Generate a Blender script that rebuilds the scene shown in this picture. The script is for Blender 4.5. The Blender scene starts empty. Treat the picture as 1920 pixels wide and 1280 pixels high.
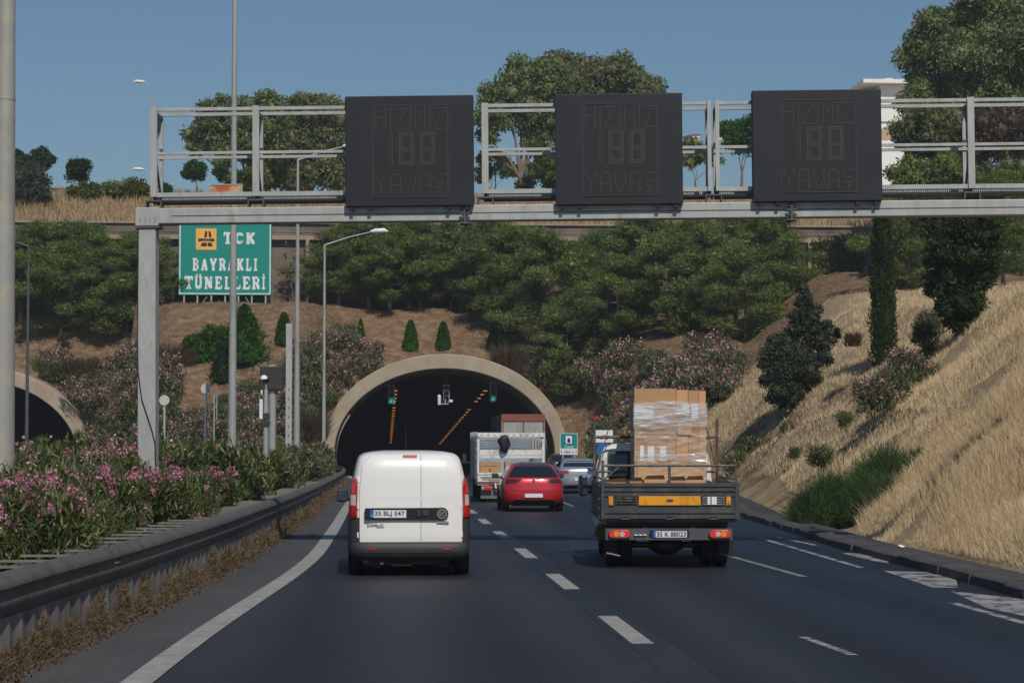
import bpy, math, random
import numpy as np
from mathutils import Vector, Matrix, noise as mnoise
S = bpy.context.scene
COL = S.collection
R = math.radians
# ------------------------------------------------------------------ camera, sky, sun, exposure
CAMZ = 1.98
F = 4000.0                      # focal length in photo pixels (photo 1920 wide)
PITCH = math.atan(192 / F); YAW = math.atan(239 / F * math.cos(PITCH))
cd = bpy.data.cameras.new('camera'); cam = bpy.data.objects.new('camera', cd); COL.objects.link(cam)
cam.location = (0, 0, CAMZ); cam.rotation_euler = (R(90) + PITCH, 0, -YAW)
cd.sensor_width = 36; cd.lens = 36 * F / 1920; cd.clip_start = 0.2; cd.clip_end = 5000
S.camera = cam
SUN_EL, SUN_AZ = R(47), R(169)
W = bpy.data.worlds.new('World'); S.world = W; W.use_nodes = True
nt = W.node_tree; bg = nt.nodes['Background']
sky = nt.nodes.new('ShaderNodeTexSky'); sky.sky_type = 'NISHITA'; sky.sun_disc = False
sky.sun_elevation = SUN_EL; sky.sun_rotation = SUN_AZ
sky.air_density = 1.3; sky.dust_density = 0.25; sky.ozone_density = 3.2; sky.altitude = 0
tint = nt.nodes.new('ShaderNodeMix'); tint.data_type = 'RGBA'; tint.blend_type = 'MULTIPLY'; tint.inputs[0].default_value = 1; tint.inputs[7].default_value = (.73, .895, 1.05, 1)
nt.links.new(sky.outputs[0], tint.inputs[6]); nt.links.new(tint.outputs[2], bg.inputs[0]); bg.inputs[1].default_value = 0.056
sd = bpy.data.lights.new('sun', 'SUN'); sd.energy = 3.25; sd.angle = R(0.5); sd.color = (1, 0.93, 0.84)
sun = bpy.data.objects.new('sun', sd); COL.objects.link(sun)
sv = Vector((math.sin(SUN_AZ) * math.cos(SUN_EL), math.cos(SUN_AZ) * math.cos(SUN_EL), math.sin(SUN_EL)))
sun.rotation_euler = sv.to_track_quat('Z', 'Y').to_euler(); sun.location = (0, -20, 60)
S.view_settings.view_transform = 'Standard'; S.view_settings.look = 'None'
S.view_settings.exposure = 0.0; S.view_settings.gamma = 1; S.view_settings.use_curve_mapping = False
S.cycles.max_bounces = 6; S.cycles.transparent_max_bounces = 8
# ------------------------------------------------------------------ helpers
def rgb(h, k=1.0):
    h = h.lstrip('#'); o = []
    for i in (0, 2, 4):
        c = int(h[i:i + 2], 16) / 255
        o.append((c / 12.92 if c <= .04045 else ((c + .055) / 1.055) ** 2.4) * k)
    return (*o, 1)
_cy, _sy, _cp, _sp = math.cos(YAW), math.sin(YAW), math.cos(PITCH), math.sin(PITCH)
FW = Vector((_cp * _sy, _cp * _cy, _sp)); RT = Vector((_cy, -_sy, 0)); UP = RT.cross(FW)
def ray(px, py): return FW * F + RT * (px - 960) - UP * (py - 640)
def at(px, py, Y):
    d = ray(px, py); return Vector((0, 0, CAMZ)) + d * (Y / d.y)
def gnd(px, py, z=0.0):
    d = ray(px, py); return Vector((0, 0, CAMZ)) + d * ((z - CAMZ) / d.z)
def lerp(x, xs, ys): return float(np.interp(x, xs, ys))
def tag(o, label=None, cat=None, group=None, kind=None):
    if label: o['label'] = label
    if cat: o['category'] = cat
    if group: o['group'] = group
    if kind: o['kind'] = kind
    return o
def thing(name, label, cat, loc=(0, 0, 0), rz=0, group=None):
    o = bpy.data.objects.new(name, None); COL.objects.link(o); o.empty_display_size = .2
    o.location = loc; o.rotation_euler = (0, 0, rz)
    return tag(o, label, cat, group)
def link(name, me, mat=None, parent=None, loc=None):
    o = bpy.data.objects.new(name, me); COL.objects.link(o)
    if mat is not None:
        for m in (mat if isinstance(mat, (list, tuple)) else [mat]): me.materials.append(m)
    if parent: o.parent = parent
    if loc is not None: o.location = loc
    return o
def dup(root, loc, rz=0, sc=1, label=None, group=None, cat=None):
    r = root.copy(); COL.objects.link(r); r.location = loc; r.rotation_euler = (0, 0, rz)
    r.scale = (sc, sc, sc) if not isinstance(sc, tuple) else sc
    if label: r['label'] = label
    if group: r['group'] = group
    if cat: r['category'] = cat
    for ch in list(root.children):
        c = ch.copy(); COL.objects.link(c); c.parent = r
        for g in list(ch.children):
            d = g.copy(); COL.objects.link(d); d.parent = c
    return r
class MB:
    def __init__(s): s.v = []; s.f = []; s.m = []; s.mi = 0
    def add(s, vs, fs):
        n = len(s.v); s.v += [tuple(p) for p in vs]; s.f += [tuple(n + i for i in q) for q in fs]
        s.m += [s.mi] * len(fs); return s
    def box(s, x0, x1, y0, y1, z0, z1, M=None):
        vs = [Vector((x, y, z)) for z in (z0, z1) for y in (y0, y1) for x in (x0, x1)]
        if M is not None: vs = [M @ p for p in vs]
        return s.add(vs, [(0, 2, 3, 1), (4, 5, 7, 6), (0, 1, 5, 4), (1, 3, 7, 5), (3, 2, 6, 7), (2, 0, 4, 6)])
    def bar(s, a, b, w, h):
        a, b = Vector(a), Vector(b); d = (b - a).normalized()
        r = d.cross(Vector((0, 0, 1)));  r = Vector((1, 0, 0)) if r.length < 1e-3 else r.normalized()
        u = r.cross(d)
        vs = [p + r * i * w / 2 + u * j * h / 2 for p in (a, b) for i, j in ((-1, -1), (1, -1), (1, 1), (-1, 1))]
        return s.add(vs, [(3, 2, 1, 0), (4, 5, 6, 7), (0, 1, 5, 4), (1, 2, 6, 5), (2, 3, 7, 6), (3, 0, 4, 7)])
    def tube(s, pts, rad, n=12, cap=True):
        pts = [Vector(p) for p in pts]
        if not isinstance(rad, (list, tuple)): rad = [rad] * len(pts)
        vs = []; prev = None
        for i, p in enumerate(pts):
            d = (pts[min(i + 1, len(pts) - 1)] - pts[max(i - 1, 0)]).normalized()
            r = d.cross(prev if prev is not None else (Vector((0, 1, 0)) if abs(d.y) < .9 else Vector((1, 0, 0))))
            if r.length < 1e-4: r = d.orthogonal()
            r.normalize(); u = d.cross(r).normalized(); prev = u.cross(r) if False else None
            for k in range(n):
                a = 2 * math.pi * k / n; vs.append(p + (r * math.cos(a) + u * math.sin(a)) * rad[i])
        fs = []
        for i in range(len(pts) - 1):
            for k in range(n):
                k2 = (k + 1) % n; fs.append((i * n + k, i * n + k2, (i + 1) * n + k2, (i + 1) * n + k))
        if cap: fs += [tuple(range(n - 1, -1, -1)), tuple((len(pts) - 1) * n + k for k in range(n))]
        return s.add(vs, fs)
    def prism(s, poly, y0, y1):          # poly in (x,z), extruded along y
        n = len(poly); vs = [(x, y0, z) for x, z in poly] + [(x, y1, z) for x, z in poly]
        fs = [tuple(range(n)), tuple(range(2 * n - 1, n - 1, -1))] + [((i + 1) % n, i, n + i, n + (i + 1) % n) for i in range(n)]
        return s.add(vs, fs)
    def grid(s, rows):                   # rows of points, equal lengths
        n = len(rows[0]); vs = [p for r in rows for p in r]
        return s.add(vs, [(i * n + j, i * n + j + 1, (i + 1) * n + j + 1, (i + 1) * n + j) for i in range(len(rows) - 1) for j in range(n - 1)])
    def mesh(s, name='m', smooth=None):
        me = bpy.data.meshes.new(name); me.from_pydata(s.v, [], s.f); me.update()
        if max(s.m, default=0): me.polygons.foreach_set('material_index', s.m)
        if smooth is not None:
            me.polygons.foreach_set('use_smooth', [True] * len(me.polygons)); me.set_sharp_from_angle(angle=R(smooth))
        return me
    def build(s, name, mat, parent=None, smooth=None, bevel=0, loc=None):
        o = link(name, s.mesh(name, smooth), mat, parent, loc)
        if bevel:
            b = o.modifiers.new('bevel', 'BEVEL'); b.width = bevel; b.segments = 2; b.limit_method = 'ANGLE'; b.angle_limit = R(40)
        return o
def npmesh(v, quads=None, tris=None, name='m'):
    me = bpy.data.meshes.new(name); v = np.asarray(v, dtype=np.float32)
    idx = []; st = []; tot = []; p = 0
    for a, k in ((quads, 4), (tris, 3)):
        if a is not None and len(a):
            idx.append(np.asarray(a, dtype=np.int32).ravel()); n = len(a)
            st.append(np.arange(n, dtype=np.int32) * k + p); p += n * k
    idx = np.concatenate(idx); st = np.concatenate(st)
    me.vertices.add(len(v)); me.vertices.foreach_set('co', v.ravel())
    me.loops.add(len(idx)); me.loops.foreach_set('vertex_index', idx)
    me.polygons.add(len(st)); me.polygons.foreach_set('loop_start', st)
    me.update(calc_edges=True); me.validate()
    return me
# ------------------------------------------------------------------ materials
def nodes(name):
    m = bpy.data.materials.new(name); m.use_nodes = True; t = m.node_tree
    return m, t, t.nodes['Principled BSDF']
def ramp(t, stops):
    r = t.nodes.new('ShaderNodeValToRGB'); e = r.color_ramp.elements
    while len(e) < len(stops): e.new(.5)
    for i, (p, c) in enumerate(stops): e[i].position = p; e[i].color = c
    return r
def noise(t, scale, detail=4, rough=.55, vec=None, coord='Object', sc3=None):
    n = t.nodes.new('ShaderNodeTexNoise'); n.inputs['Scale'].default_value = scale
    n.inputs['Detail'].default_value = detail; n.inputs['Roughness'].default_value = rough
    if vec is None:
        tc = t.nodes.new('ShaderNodeTexCoord'); vec = tc.outputs[coord]
    if sc3:
        mp = t.nodes.new('ShaderNodeMapping'); mp.inputs['Scale'].default_value = sc3
        t.links.new(vec, mp.inputs[0]); vec = mp.outputs[0]
    t.links.new(vec, n.inputs['Vector']); return n
def mat(name, c, rough=.5, metal=0, var=.12, scale=3, bump=0, bscale=40, coat=0, dirt=None, dscale=1.5, spec=.5, sc3=None, dlo=.5, dhi=.72, emit=None, alpha=1):
    m, t, b = nodes(name); c = c if isinstance(c, tuple) else rgb(c)
    b.inputs['Roughness'].default_value = rough; b.inputs['Metallic'].default_value = metal
    b.inputs['Specular IOR Level'].default_value = spec
    if coat: b.inputs['Coat Weight'].default_value = coat; b.inputs['Coat Roughness'].default_value = .06
    if emit: b.inputs['Emission Color'].default_value = c; b.inputs['Emission Strength'].default_value = emit
    if alpha < 1: b.inputs['Alpha'].default_value = alpha
    n = noise(t, scale, 5, sc3=sc3)
    lo = tuple(x * (1 - var) for x in c[:3]) + (1,); hi = tuple(min(1, x * (1 + var)) for x in c[:3]) + (1,)
    r = ramp(t, [(.3, lo), (.7, hi)]); t.links.new(n.outputs['Fac'], r.inputs[0]); out = r.outputs[0]
    if dirt:
        n2 = noise(t, dscale, 8, .7, sc3=sc3); r2 = ramp(t, [(dlo, (0, 0, 0, 1)), (dhi, (1, 1, 1, 1))])
        t.links.new(n2.outputs['Fac'], r2.inputs[0])
        mx = t.nodes.new('ShaderNodeMix'); mx.data_type = 'RGBA'
        t.links.new(r2.outputs[0], mx.inputs[0]); t.links.new(out, mx.inputs[6]); mx.inputs[7].default_value = dirt if isinstance(dirt, tuple) else rgb(dirt)
        out = mx.outputs[2]
    t.links.new(out, b.inputs['Base Color'])
    if bump:
        n3 = noise(t, bscale, 6, .6, sc3=sc3); bp = t.nodes.new('ShaderNodeBump'); bp.inputs['Strength'].default_value = bump
        bp.inputs['Distance'].default_value = .05; t.links.new(n3.outputs['Fac'], bp.inputs['Height']); t.links.new(bp.outputs[0], b.inputs['Normal'])
    return m
def leafmat(name, cols, rough=.6, scale=.35, k=1.0):
    """leaf colour differs from leaf to leaf and from bough to bough"""
    m, t, b = nodes(name); b.inputs['Roughness'].default_value = rough; b.inputs['Specular IOR Level'].default_value = .25
    g = t.nodes.new('ShaderNodeNewGeometry'); n = noise(t, scale, 3, coord='Object')
    mt = t.nodes.new('ShaderNodeMath'); mt.operation = 'MULTIPLY_ADD'; mt.inputs[1].default_value = .55
    t.links.new(g.outputs['Random Per Island'], mt.inputs[0]); 
    m2 = t.nodes.new('ShaderNodeMath'); m2.operation = 'MULTIPLY'; m2.inputs[1].default_value = .5
    t.links.new(n.outputs['Fac'], m2.inputs[0]); t.links.new(m2.outputs[0], mt.inputs[2])
    cs = [tuple(x * k for x in (c if isinstance(c, tuple) else rgb(c))[:3]) + (1,) for c in cols]
    r = ramp(t, [(.12 + .76 * i / (len(cs) - 1), c) for i, c in enumerate(cs)])
    t.links.new(mt.outputs[0], r.inputs[0]); t.links.new(r.outputs[0], b.inputs['Base Color'])
    tr = t.nodes.new('ShaderNodeBsdfTranslucent'); ms = t.nodes.new('ShaderNodeMixShader'); ms.inputs[0].default_value = .38
    t.links.new(r.outputs[0], tr.inputs[0]); t.links.new(b.outputs[0], ms.inputs[1]); t.links.new(tr.outputs[0], ms.inputs[2]); t.links.new(ms.outputs[0], t.nodes['Material Output'].inputs[0])
    return m
M = {}
M['steel'] = mat('galvanised', '#a9aba7', .55, .15, .14, 2.5, dirt='#8a7c69', dscale=2.6, dlo=.57, dhi=.8, bump=.15, sc3=(1.6, 1.6, .5))
M['steel_dark'] = mat('galvanised_dark', '#54575a', .55, .3, .12)
M['pole'] = mat('pole_zinc', '#a4a6a2', .5, .2, .10, 1.2, sc3=(1, 1, .2), dirt='#77756c', dscale=2)
M['pole_worn'] = mat('pole_zinc_worn', '#9b9a93', .6, .1, .12, 1.2, dirt='#b4a890', dscale=3)
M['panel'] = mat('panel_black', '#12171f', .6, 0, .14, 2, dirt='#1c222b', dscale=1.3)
M['screen'] = mat('screen_black', '#1a1b1e', .7, 0, .15, 3)
M['dot'] = mat('lamp_dot', '#67635f', .6)
M['black'] = mat('black_plastic', '#15171a', .5, 0, .2, 5)
M['dark'] = mat('dark_plastic', '#2f3133', .6, 0, .2, 6, bump=.1, bscale=120)
M['rubber'] = mat('tyre_rubber', '#1b1b1c', .8, 0, .25, 8, dirt='#3a3733', dscale=4)
M['white'] = mat('white_paint', (.80, .785, .75, 1), .32, 0, .02, 1, coat=.6, dirt=(.68, .665, .63, 1), dscale=1.1, dlo=.45, dhi=.95)
M['seam'] = mat('seam_grey', '#6b6b6a', .7); M['seal'] = mat('door_seal', '#3a3a3a', .9)
M['red'] = mat('red_paint', (.48, .012, .018, 1), .28, .25, .05, 2, coat=1)
M['silver'] = mat('silver_paint', (.42, .45, .5, 1), .3, .5, .05, 2, coat=1)
M['greycar'] = mat('grey_paint', (.06, .065, .075, 1), .3, .3, .05, 2, coat=1)
M['glass'] = mat('dark_glass', (.012, .016, .02, 1), .06, 0, .1, 3, coat=.5)
M['lens_red'] = mat('lens_red', (.42, .008, .01, 1), .18, 0, .25, 14, coat=1)
M['lens_bright'] = mat('lens_red_bright', (.7, .03, .03, 1), .15, 0, .2, 14, coat=1)
M['lens_clear'] = mat('lens_clear', (.6, .52, .5, 1), .15, .2, .2, 20, coat=1)
M['amber'] = mat('amber_plastic', (.75, .30, .02, 1), .4, 0, .1, 8, dirt='#6e4a1c', dscale=9)
M['plate'] = mat('plate_white', (.72, .73, .75, 1), .4, 0, .04)
M['ink'] = mat('ink_black', '#1d1f22', .6)
M['blue'] = mat('sign_blue', '#2060a8', .4)
M['sign_green'] = mat('sign_green', (0, .24, .19, 1), .45, 0, .05, 1)
M['disc_white'] = mat('disc_white', (.52, .50, .46, 1), .7, 0, .05)
M['sign_white'] = mat('sign_white', (.72, .74, .74, 1), .5, 0, .04)
M['sign_orange'] = mat('sign_orange', (.85, .42, .09, 1), .5, 0, .05)
M['chrome'] = mat('chrome', (.7, .7, .72, 1), .18, 1, .1)
M['bed_grey'] = mat('bed_grey', '#45474a', .5, .25, .15, 4, dirt='#6a655d', dscale=3)
M['card'] = mat('cardboard', '#b38d66', .8, 0, .07, 2, dirt='#a07b57', dscale=1.6, bump=.06, bscale=30)
M['card_light'] = mat('cardboard_light', '#c69a6a', .8, 0, .06, 2)
M['paper'] = mat('paper_label', (.8, .8, .8, 1), .6)
M['truck_white'] = mat('truck_white', (.72, .71, .67, 1), .4, 0, .06, 2, dirt='#8d8a80', dscale=2.5)
M['zinc_sheet'] = mat('zinc_sheet', (.5, .56, .62, 1), .35, .7, .15, 2)
M['brick_red'] = mat('container_header', '#8a4a3c', .6, 0, .1, 3, dirt='#6b3a30')
M['concrete'] = mat('portal_concrete', '#a89a86', .85, 0, .08, .8, dirt='#94836b', dscale=.5, dlo=.45, dhi=.8, bump=.3, bscale=6)
M['wall'] = mat('retaining_wall', '#776a5e', .9, 0, .18, .5, dirt='#4f463f', dscale=.35, dlo=.42, dhi=.65, bump=.8, bscale=2.5)
M['wall_cap'] = mat('wall_coping', '#a08e7a', .9, 0, .12, 1, dirt='#6f6253', dscale=1)
M['soot_shade'] = mat('tunnel_lining', (.018, .02, .024, 1), .8)  # sooty lining, coloured near black to deepen the shade inside the bore
M['kerb'] = mat('kerb_concrete', '#4a4846', .85, 0, .25, 1.5, dirt='#2f2e2e', dscale=1.2, bump=.5, bscale=12)
M['bark'] = mat('bark', '#7a6a5c', .9, 0, .25, 3, bump=.6, bscale=12, sc3=(1, 1, .3))
M['bark_pale'] = mat('bark_pale', '#a79886', .85, 0, .2, 3)
M['stem'] = mat('woody_stem', '#54483a', .9)
M['steel_rail'] = mat('rail_steel', '#5c5a56', .7, .1, .22, 3.5, dirt='#413e39', dscale=2.8, bump=.1)
M['spacer'] = mat('spacer_steel', '#77736b', .7, .1, .15, 3)
M['rust'] = mat('rusty_sheet', '#b5622c', .8, 0, .25, 1.5, dirt=(.62, .44, .28, 1), dscale=2.5, dlo=.48, dhi=.6)
M['weeds_dry'] = leafmat('weeds_dry', ['#3a3426', '#665842', '#8c7a5c', '#a89678'], k=0.85)
M['weeds_slope'] = leafmat('weeds_slope', ['#57472f', '#7c6748', '#9c8562', '#b39d78'])
M['tuft'] = leafmat('tuft', ['#4c4a30', '#686344', '#857a56', '#9c8f6a'])
M['grass_dry'] = leafmat('grass_dry', ['#7d6a4e', '#a08a68', '#b8a27c', '#cab794'], .7, .08)
M['grass_near'] = leafmat('grass_near', ['#8a785c', '#b09b7b', '#ccb893', '#decdab'], .7, .2, k=1.3)
M['pine'] = leafmat('pine_needles', ['#273119', '#445229', '#64713a', '#878f4d'], .6, .3, k=1.5)
M['pine_b'] = leafmat('pine_needles_b', ['#28351a', '#435627', '#5f7235', '#808c4a'], .6, .3, k=1.42)
M['euca'] = leafmat('eucalypt_leaves', ['#2f3b24', '#4b5a34', '#687345', '#868b5c'], .55, .3, k=1.5)
M['euca_b'] = leafmat('eucalypt_leaves_b', ['#323b24', '#525d38', '#6f764b', '#8f9062'], .55, .3, k=1.28)
M['brown_leaf'] = leafmat('withered_leaves', ['#33291e', '#4d3f2e', '#6b5842', '#7d6a52'])
M['globe'] = leafmat('dense_green', ['#182a14', '#25421c', '#345624', '#47682e'])
M['shrub_y'] = leafmat('yellow_green', ['#28340f', '#445218', '#606a22', '#7d8030'])
M['thuja'] = leafmat('thuja_green', ['#1d3a0e', '#2c5212', '#3f6a18', '#568022'])
M['cypress'] = leafmat('cypress_green', ['#1c2712', '#2b3c1d', '#3d5028', '#526535'], k=1.22)
M['blue_conifer'] = leafmat('blue_conifer', ['#1f281c', '#323c2c', '#48523d', '#636c54'], k=1.22)
M['broom'] = leafmat('broom_green', ['#1e2c16', '#2f4423', '#405a30', '#62703f'], k=1.15)
M['ole_leaf'] = leafmat('oleander_leaf', ['#232a14', '#3b4722', '#5a6538', '#8f9068'], .5, 1.2, k=1.25)
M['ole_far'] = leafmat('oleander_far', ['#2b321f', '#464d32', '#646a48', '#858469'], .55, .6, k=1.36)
M['petal'] = leafmat('petal_pink', ['#b2587a', '#cf7a98', '#df97b0', '#ecbccb'], .5, 2)
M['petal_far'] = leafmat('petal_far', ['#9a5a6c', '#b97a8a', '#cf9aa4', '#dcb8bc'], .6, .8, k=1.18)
M['petal_pale'] = leafmat('petal_pale', ['#cf8a94', '#e0a8a8', '#ecc8bc', '#f2dccf'], .5, 2)
# asphalt
def asphalt(name, c0, c1, c2, rough=.55, tracks=False):
    m, t, b = nodes(name)
    n1 = noise(t, .35, 4, .5, sc3=(1, .12, 1)); n2 = noise(t, 38, 3, .8); n3 = noise(t, 1.1, 6, .65, sc3=(1, .35, 1))
    r1 = ramp(t, [(.32, c0), (.5, c1), (.7, c2)]); t.links.new(n1.outputs['Fac'], r1.inputs[0])
    r2 = ramp(t, [(.3, (.55, .55, .56, 1)), (.5, (1, 1, 1, 1)), (.72, (1.75, 1.7, 1.62, 1))]); t.links.new(n2.outputs['Fac'], r2.inputs[0])
    r3 = ramp(t, [(.3, (.8, .8, .8, 1)), (.7, (1.18, 1.18, 1.18, 1))]); t.links.new(n3.outputs['Fac'], r3.inputs[0])
    a = t.nodes.new('ShaderNodeMix'); a.data_type = 'RGBA'; a.blend_type = 'MULTIPLY'; a.inputs[0].default_value = 1
    t.links.new(r1.outputs[0], a.inputs[6]); t.links.new(r2.outputs[0], a.inputs[7])
    d = t.nodes.new('ShaderNodeMix'); d.data_type = 'RGBA'; d.blend_type = 'MULTIPLY'; d.inputs[0].default_value = 1
    t.links.new(a.outputs[2], d.inputs[6]); t.links.new(r3.outputs[0], d.inputs[7])
    outc = d.outputs[2]
    if tracks:                      # polished wheel tracks, and a darker, bluer tone towards the right lanes
        tc = t.nodes.new('ShaderNodeTexCoord'); sx = t.nodes.new('ShaderNodeSeparateXYZ'); t.links.new(tc.outputs['Object'], sx.inputs[0])
        w1 = t.nodes.new('ShaderNodeMath'); w1.operation = 'MULTIPLY_ADD'; w1.inputs[1].default_value = 3.55; w1.inputs[2].default_value = .9; t.links.new(sx.outputs[0], w1.inputs[0])
        w2 = t.nodes.new('ShaderNodeMath'); w2.operation = 'SINE'; t.links.new(w1.outputs[0], w2.inputs[0])
        n5 = noise(t, 1.0, 5, .6, sc3=(.9, .03, 1)); w3 = t.nodes.new('ShaderNodeMath'); w3.operation = 'MULTIPLY'; t.links.new(w2.outputs[0], w3.inputs[0]); t.links.new(n5.outputs['Fac'], w3.inputs[1])
        rr = ramp(t, [(.1, (.62, .62, .64, 1)), (.9, (1.6, 1.56, 1.5, 1))]); w4 = t.nodes.new('ShaderNodeMath'); w4.operation = 'MULTIPLY_ADD'; w4.inputs[1].default_value = .7; w4.inputs[2].default_value = .5
        t.links.new(w3.outputs[0], w4.inputs[0]); t.links.new(w4.outputs[0], rr.inputs[0])
        e = t.nodes.new('ShaderNodeMix'); e.data_type = 'RGBA'; e.blend_type = 'MULTIPLY'; e.inputs[0].default_value = 1; t.links.new(outc, e.inputs[6]); t.links.new(rr.outputs[0], e.inputs[7])
        mr = t.nodes.new('ShaderNodeMapRange'); mr.inputs['From Min'].default_value = 3.2; mr.inputs['From Max'].default_value = 6.2; t.links.new(sx.outputs[0], mr.inputs[0])
        g_ = t.nodes.new('ShaderNodeMix'); g_.data_type = 'RGBA'; g_.blend_type = 'MULTIPLY'; t.links.new(mr.outputs[0], g_.inputs[0]); t.links.new(e.outputs[2], g_.inputs[6]); g_.inputs[7].default_value = (.26, .60, .98, 1); outc = g_.outputs[2]
        mp2 = t.nodes.new('ShaderNodeMapRange'); mp2.inputs['To Min'].default_value = rough - .06; mp2.inputs['To Max'].default_value = rough + .1; t.links.new(n3.outputs['Fac'], mp2.inputs[0]); t.links.new(mp2.outputs[0], b.inputs['Roughness'])
    t.links.new(outc, b.inputs['Base Color'])
    if not tracks: b.inputs['Roughness'].default_value = rough
    bp = t.nodes.new('ShaderNodeBump'); bp.inputs['Strength'].default_value = .35; bp.inputs['Distance'].default_value = .01
    t.links.new(n2.outputs['Fac'], bp.inputs['Height']); t.links.new(bp.outputs[0], b.inputs['Normal'])
    return m
M['road'] = asphalt('asphalt', (.008, .0105, .0165, 1), (.0125, .0145, .019, 1), (.019, .0195, .0215, 1), .6, True)
M['shoulder'] = asphalt('asphalt_old', (.048, .048, .049, 1), (.058, .058, .057, 1), (.07, .069, .067, 1), .75)
M['verge'] = asphalt('verge_tar', (.030, .030, .031, 1), (.045, .044, .044, 1), (.085, .08, .075, 1), .8)
M['line'] = mat('road_paint', (.32, .305, .28, 1), .7, 0, .16, 2, dirt=(.12, .12, .125, 1), dscale=7, dlo=.46, dhi=.8)
M['line_dull'] = mat('road_paint_dull', (.20, .205, .21, 1), .7, 0, .2, 2, dirt=(.05, .06, .075, 1), dscale=5, dlo=.42, dhi=.75)
def worn(name, lo, hi):
    m = mat(name, (.30, .29, .28, 1), .6, 0, .12, 2); t = m.node_tree; b = t.nodes['Principled BSDF']
    n = noise(t, 3.0, 8, .75, sc3=(1, .8, 1)); r = ramp(t, [(lo, (0, 0, 0, 1)), (hi, (1, 1, 1, 1))])
    t.links.new(n.outputs['Fac'], r.inputs[0]); t.links.new(r.outputs[0], b.inputs['Alpha']); return m
M['line_worn'] = worn('road_paint_worn', .40, .52)
M['line_faint'] = worn('road_paint_faint', .52, .62)
# terrain: bare soil or dry grass by cover
def terrain_mat():
    m, t, b = nodes('hillside'); b.inputs['Roughness'].default_value = .95; b.inputs['Specular IOR Level'].default_value = .1
    at_ = t.nodes.new('ShaderNodeAttribute'); at_.attribute_name = 'cover'
    n1 = noise(t, .5, 8, .65); n2 = noise(t, 4, 8, .7); n3 = noise(t, 1.3, 6, .6, sc3=(1, 1, 2.5))
    soil = ramp(t, [(.25, rgb('#66533f')), (.45, rgb('#866d54')), (.6, rgb('#9a8268')), (.8, rgb('#ad9878'))])
    t.links.new(n3.outputs['Fac'], soil.inputs[0])
    gr = ramp(t, [(.25, rgb('#9c8967')), (.5, rgb('#bba683')), (.75, rgb('#cfbc98'))]); t.links.new(n2.outputs['Fac'], gr.inputs[0])
    ad = t.nodes.new('ShaderNodeMath'); ad.operation = 'ADD'; t.links.new(at_.outputs['Fac'], ad.inputs[0])
    s = t.nodes.new('ShaderNodeMath'); s.operation = 'MULTIPLY_ADD'; s.inputs[1].default_value = 1.2; s.inputs[2].default_value = -.6
    t.links.new(n1.outputs['Fac'], s.inputs[0]); t.links.new(s.outputs[0], ad.inputs[1])
    r = ramp(t, [(.42, (0, 0, 0, 1)), (.58, (1, 1, 1, 1))]); t.links.new(ad.outputs[0], r.inputs[0])
    mx = t.nodes.new('ShaderNodeMix'); mx.data_type = 'RGBA'; t.links.new(r.outputs[0], mx.inputs[0])
    t.links.new(soil.outputs[0], mx.inputs[6]); t.links.new(gr.outputs[0], mx.inputs[7])
    t.links.new(mx.outputs[2], b.inputs['Base Color'])
    bp = t.nodes.new('ShaderNodeBump'); bp.inputs['Strength'].default_value = 1; bp.inputs['Distance'].default_value = .35
    t.links.new(n2.outputs['Fac'], bp.inputs['Height']); t.links.new(bp.outputs[0], b.inputs['Normal'])
    return m
M['terrain'] = terrain_mat()
# ------------------------------------------------------------------ terrain
def sm(a, b, x): 
    t = min(1, max(0, (x - a) / (b - a))); return t * t * (3 - 2 * t)
TUN = (at(834, 832, 133.3).x, 133.3, 7.7, 6.2, 1.40)      # centre x, Y of the portal, outer half width, outer rise, springing z
TUN2 = (at(-54, 832, 140.0).x, 140.0, 7.7, 6.2, .85)
kerb_px = [(1330, 930), (1360, 950), (1392, 971), (1460, 991), (1562, 1025), (1724, 1068), (1919, 1122)]
kerb = [gnd(*p) for p in kerb_px]; kerb.reverse()
k0, k1 = kerb[0], kerb[1]
KY = [-10] + [p.y for p in kerb] + [110, 133, 140]; KX = [k0.x - .35] + [p.x for p in kerb] + [10.6, 10.45, 10.45]
def kx(Y): return lerp(Y, KY, KX)
lineL_px = [(248, 1280), (354, 1200), (446, 1140), (545, 1077), (590, 1040), (628, 985), (648, 950), (668, 922)]
barr_px = [(0, 1262), (112, 1214), (225, 1165), (320, 1118), (420, 1068), (525, 1004), (592, 956), (634, 920)]
def poly_from(px, y0, x0off, tail):
    p = [gnd(*q) for q in px]; P = [Vector((p[0].x + x0off, y0, 0))] + p + [Vector((x, y, 0)) for x, y in tail]
    return [q.y for q in P], [q.x for q in P]
BY, BX = poly_from(barr_px, 6, -.45, [(-1.93, 100), (-2.1, 112), (-2.6, 122), (-3.2, 131.5)])
LY, LX = poly_from(lineL_px, 5, -.35, [(-1.2, 100), (-1.5, 115), (-2.0, 126), (-2.3, 134), (-2.4, 320)])
def smooth_fn(Ys, Xs):
    Ys = np.array(Ys); Xs = np.array(Xs)
    g = np.arange(Ys[0], Ys[-1], .5); x = np.interp(g, Ys, Xs); k = np.ones(13) / 13
    xp = np.concatenate([x[0] + (np.arange(-6, 0)) * (x[1] - x[0]), x, x[-1] + np.arange(1, 7) * (x[-1] - x[-2])]); x2 = np.convolve(xp, k, 'valid')
    return lambda Y: float(np.interp(Y, g, x2))
bx = smooth_fn(BY, BX); lx = smooth_fn(LY, LX)
def roadz(Y): return 0.0 if Y < 133 else -.03 * (Y - 133)
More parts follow.
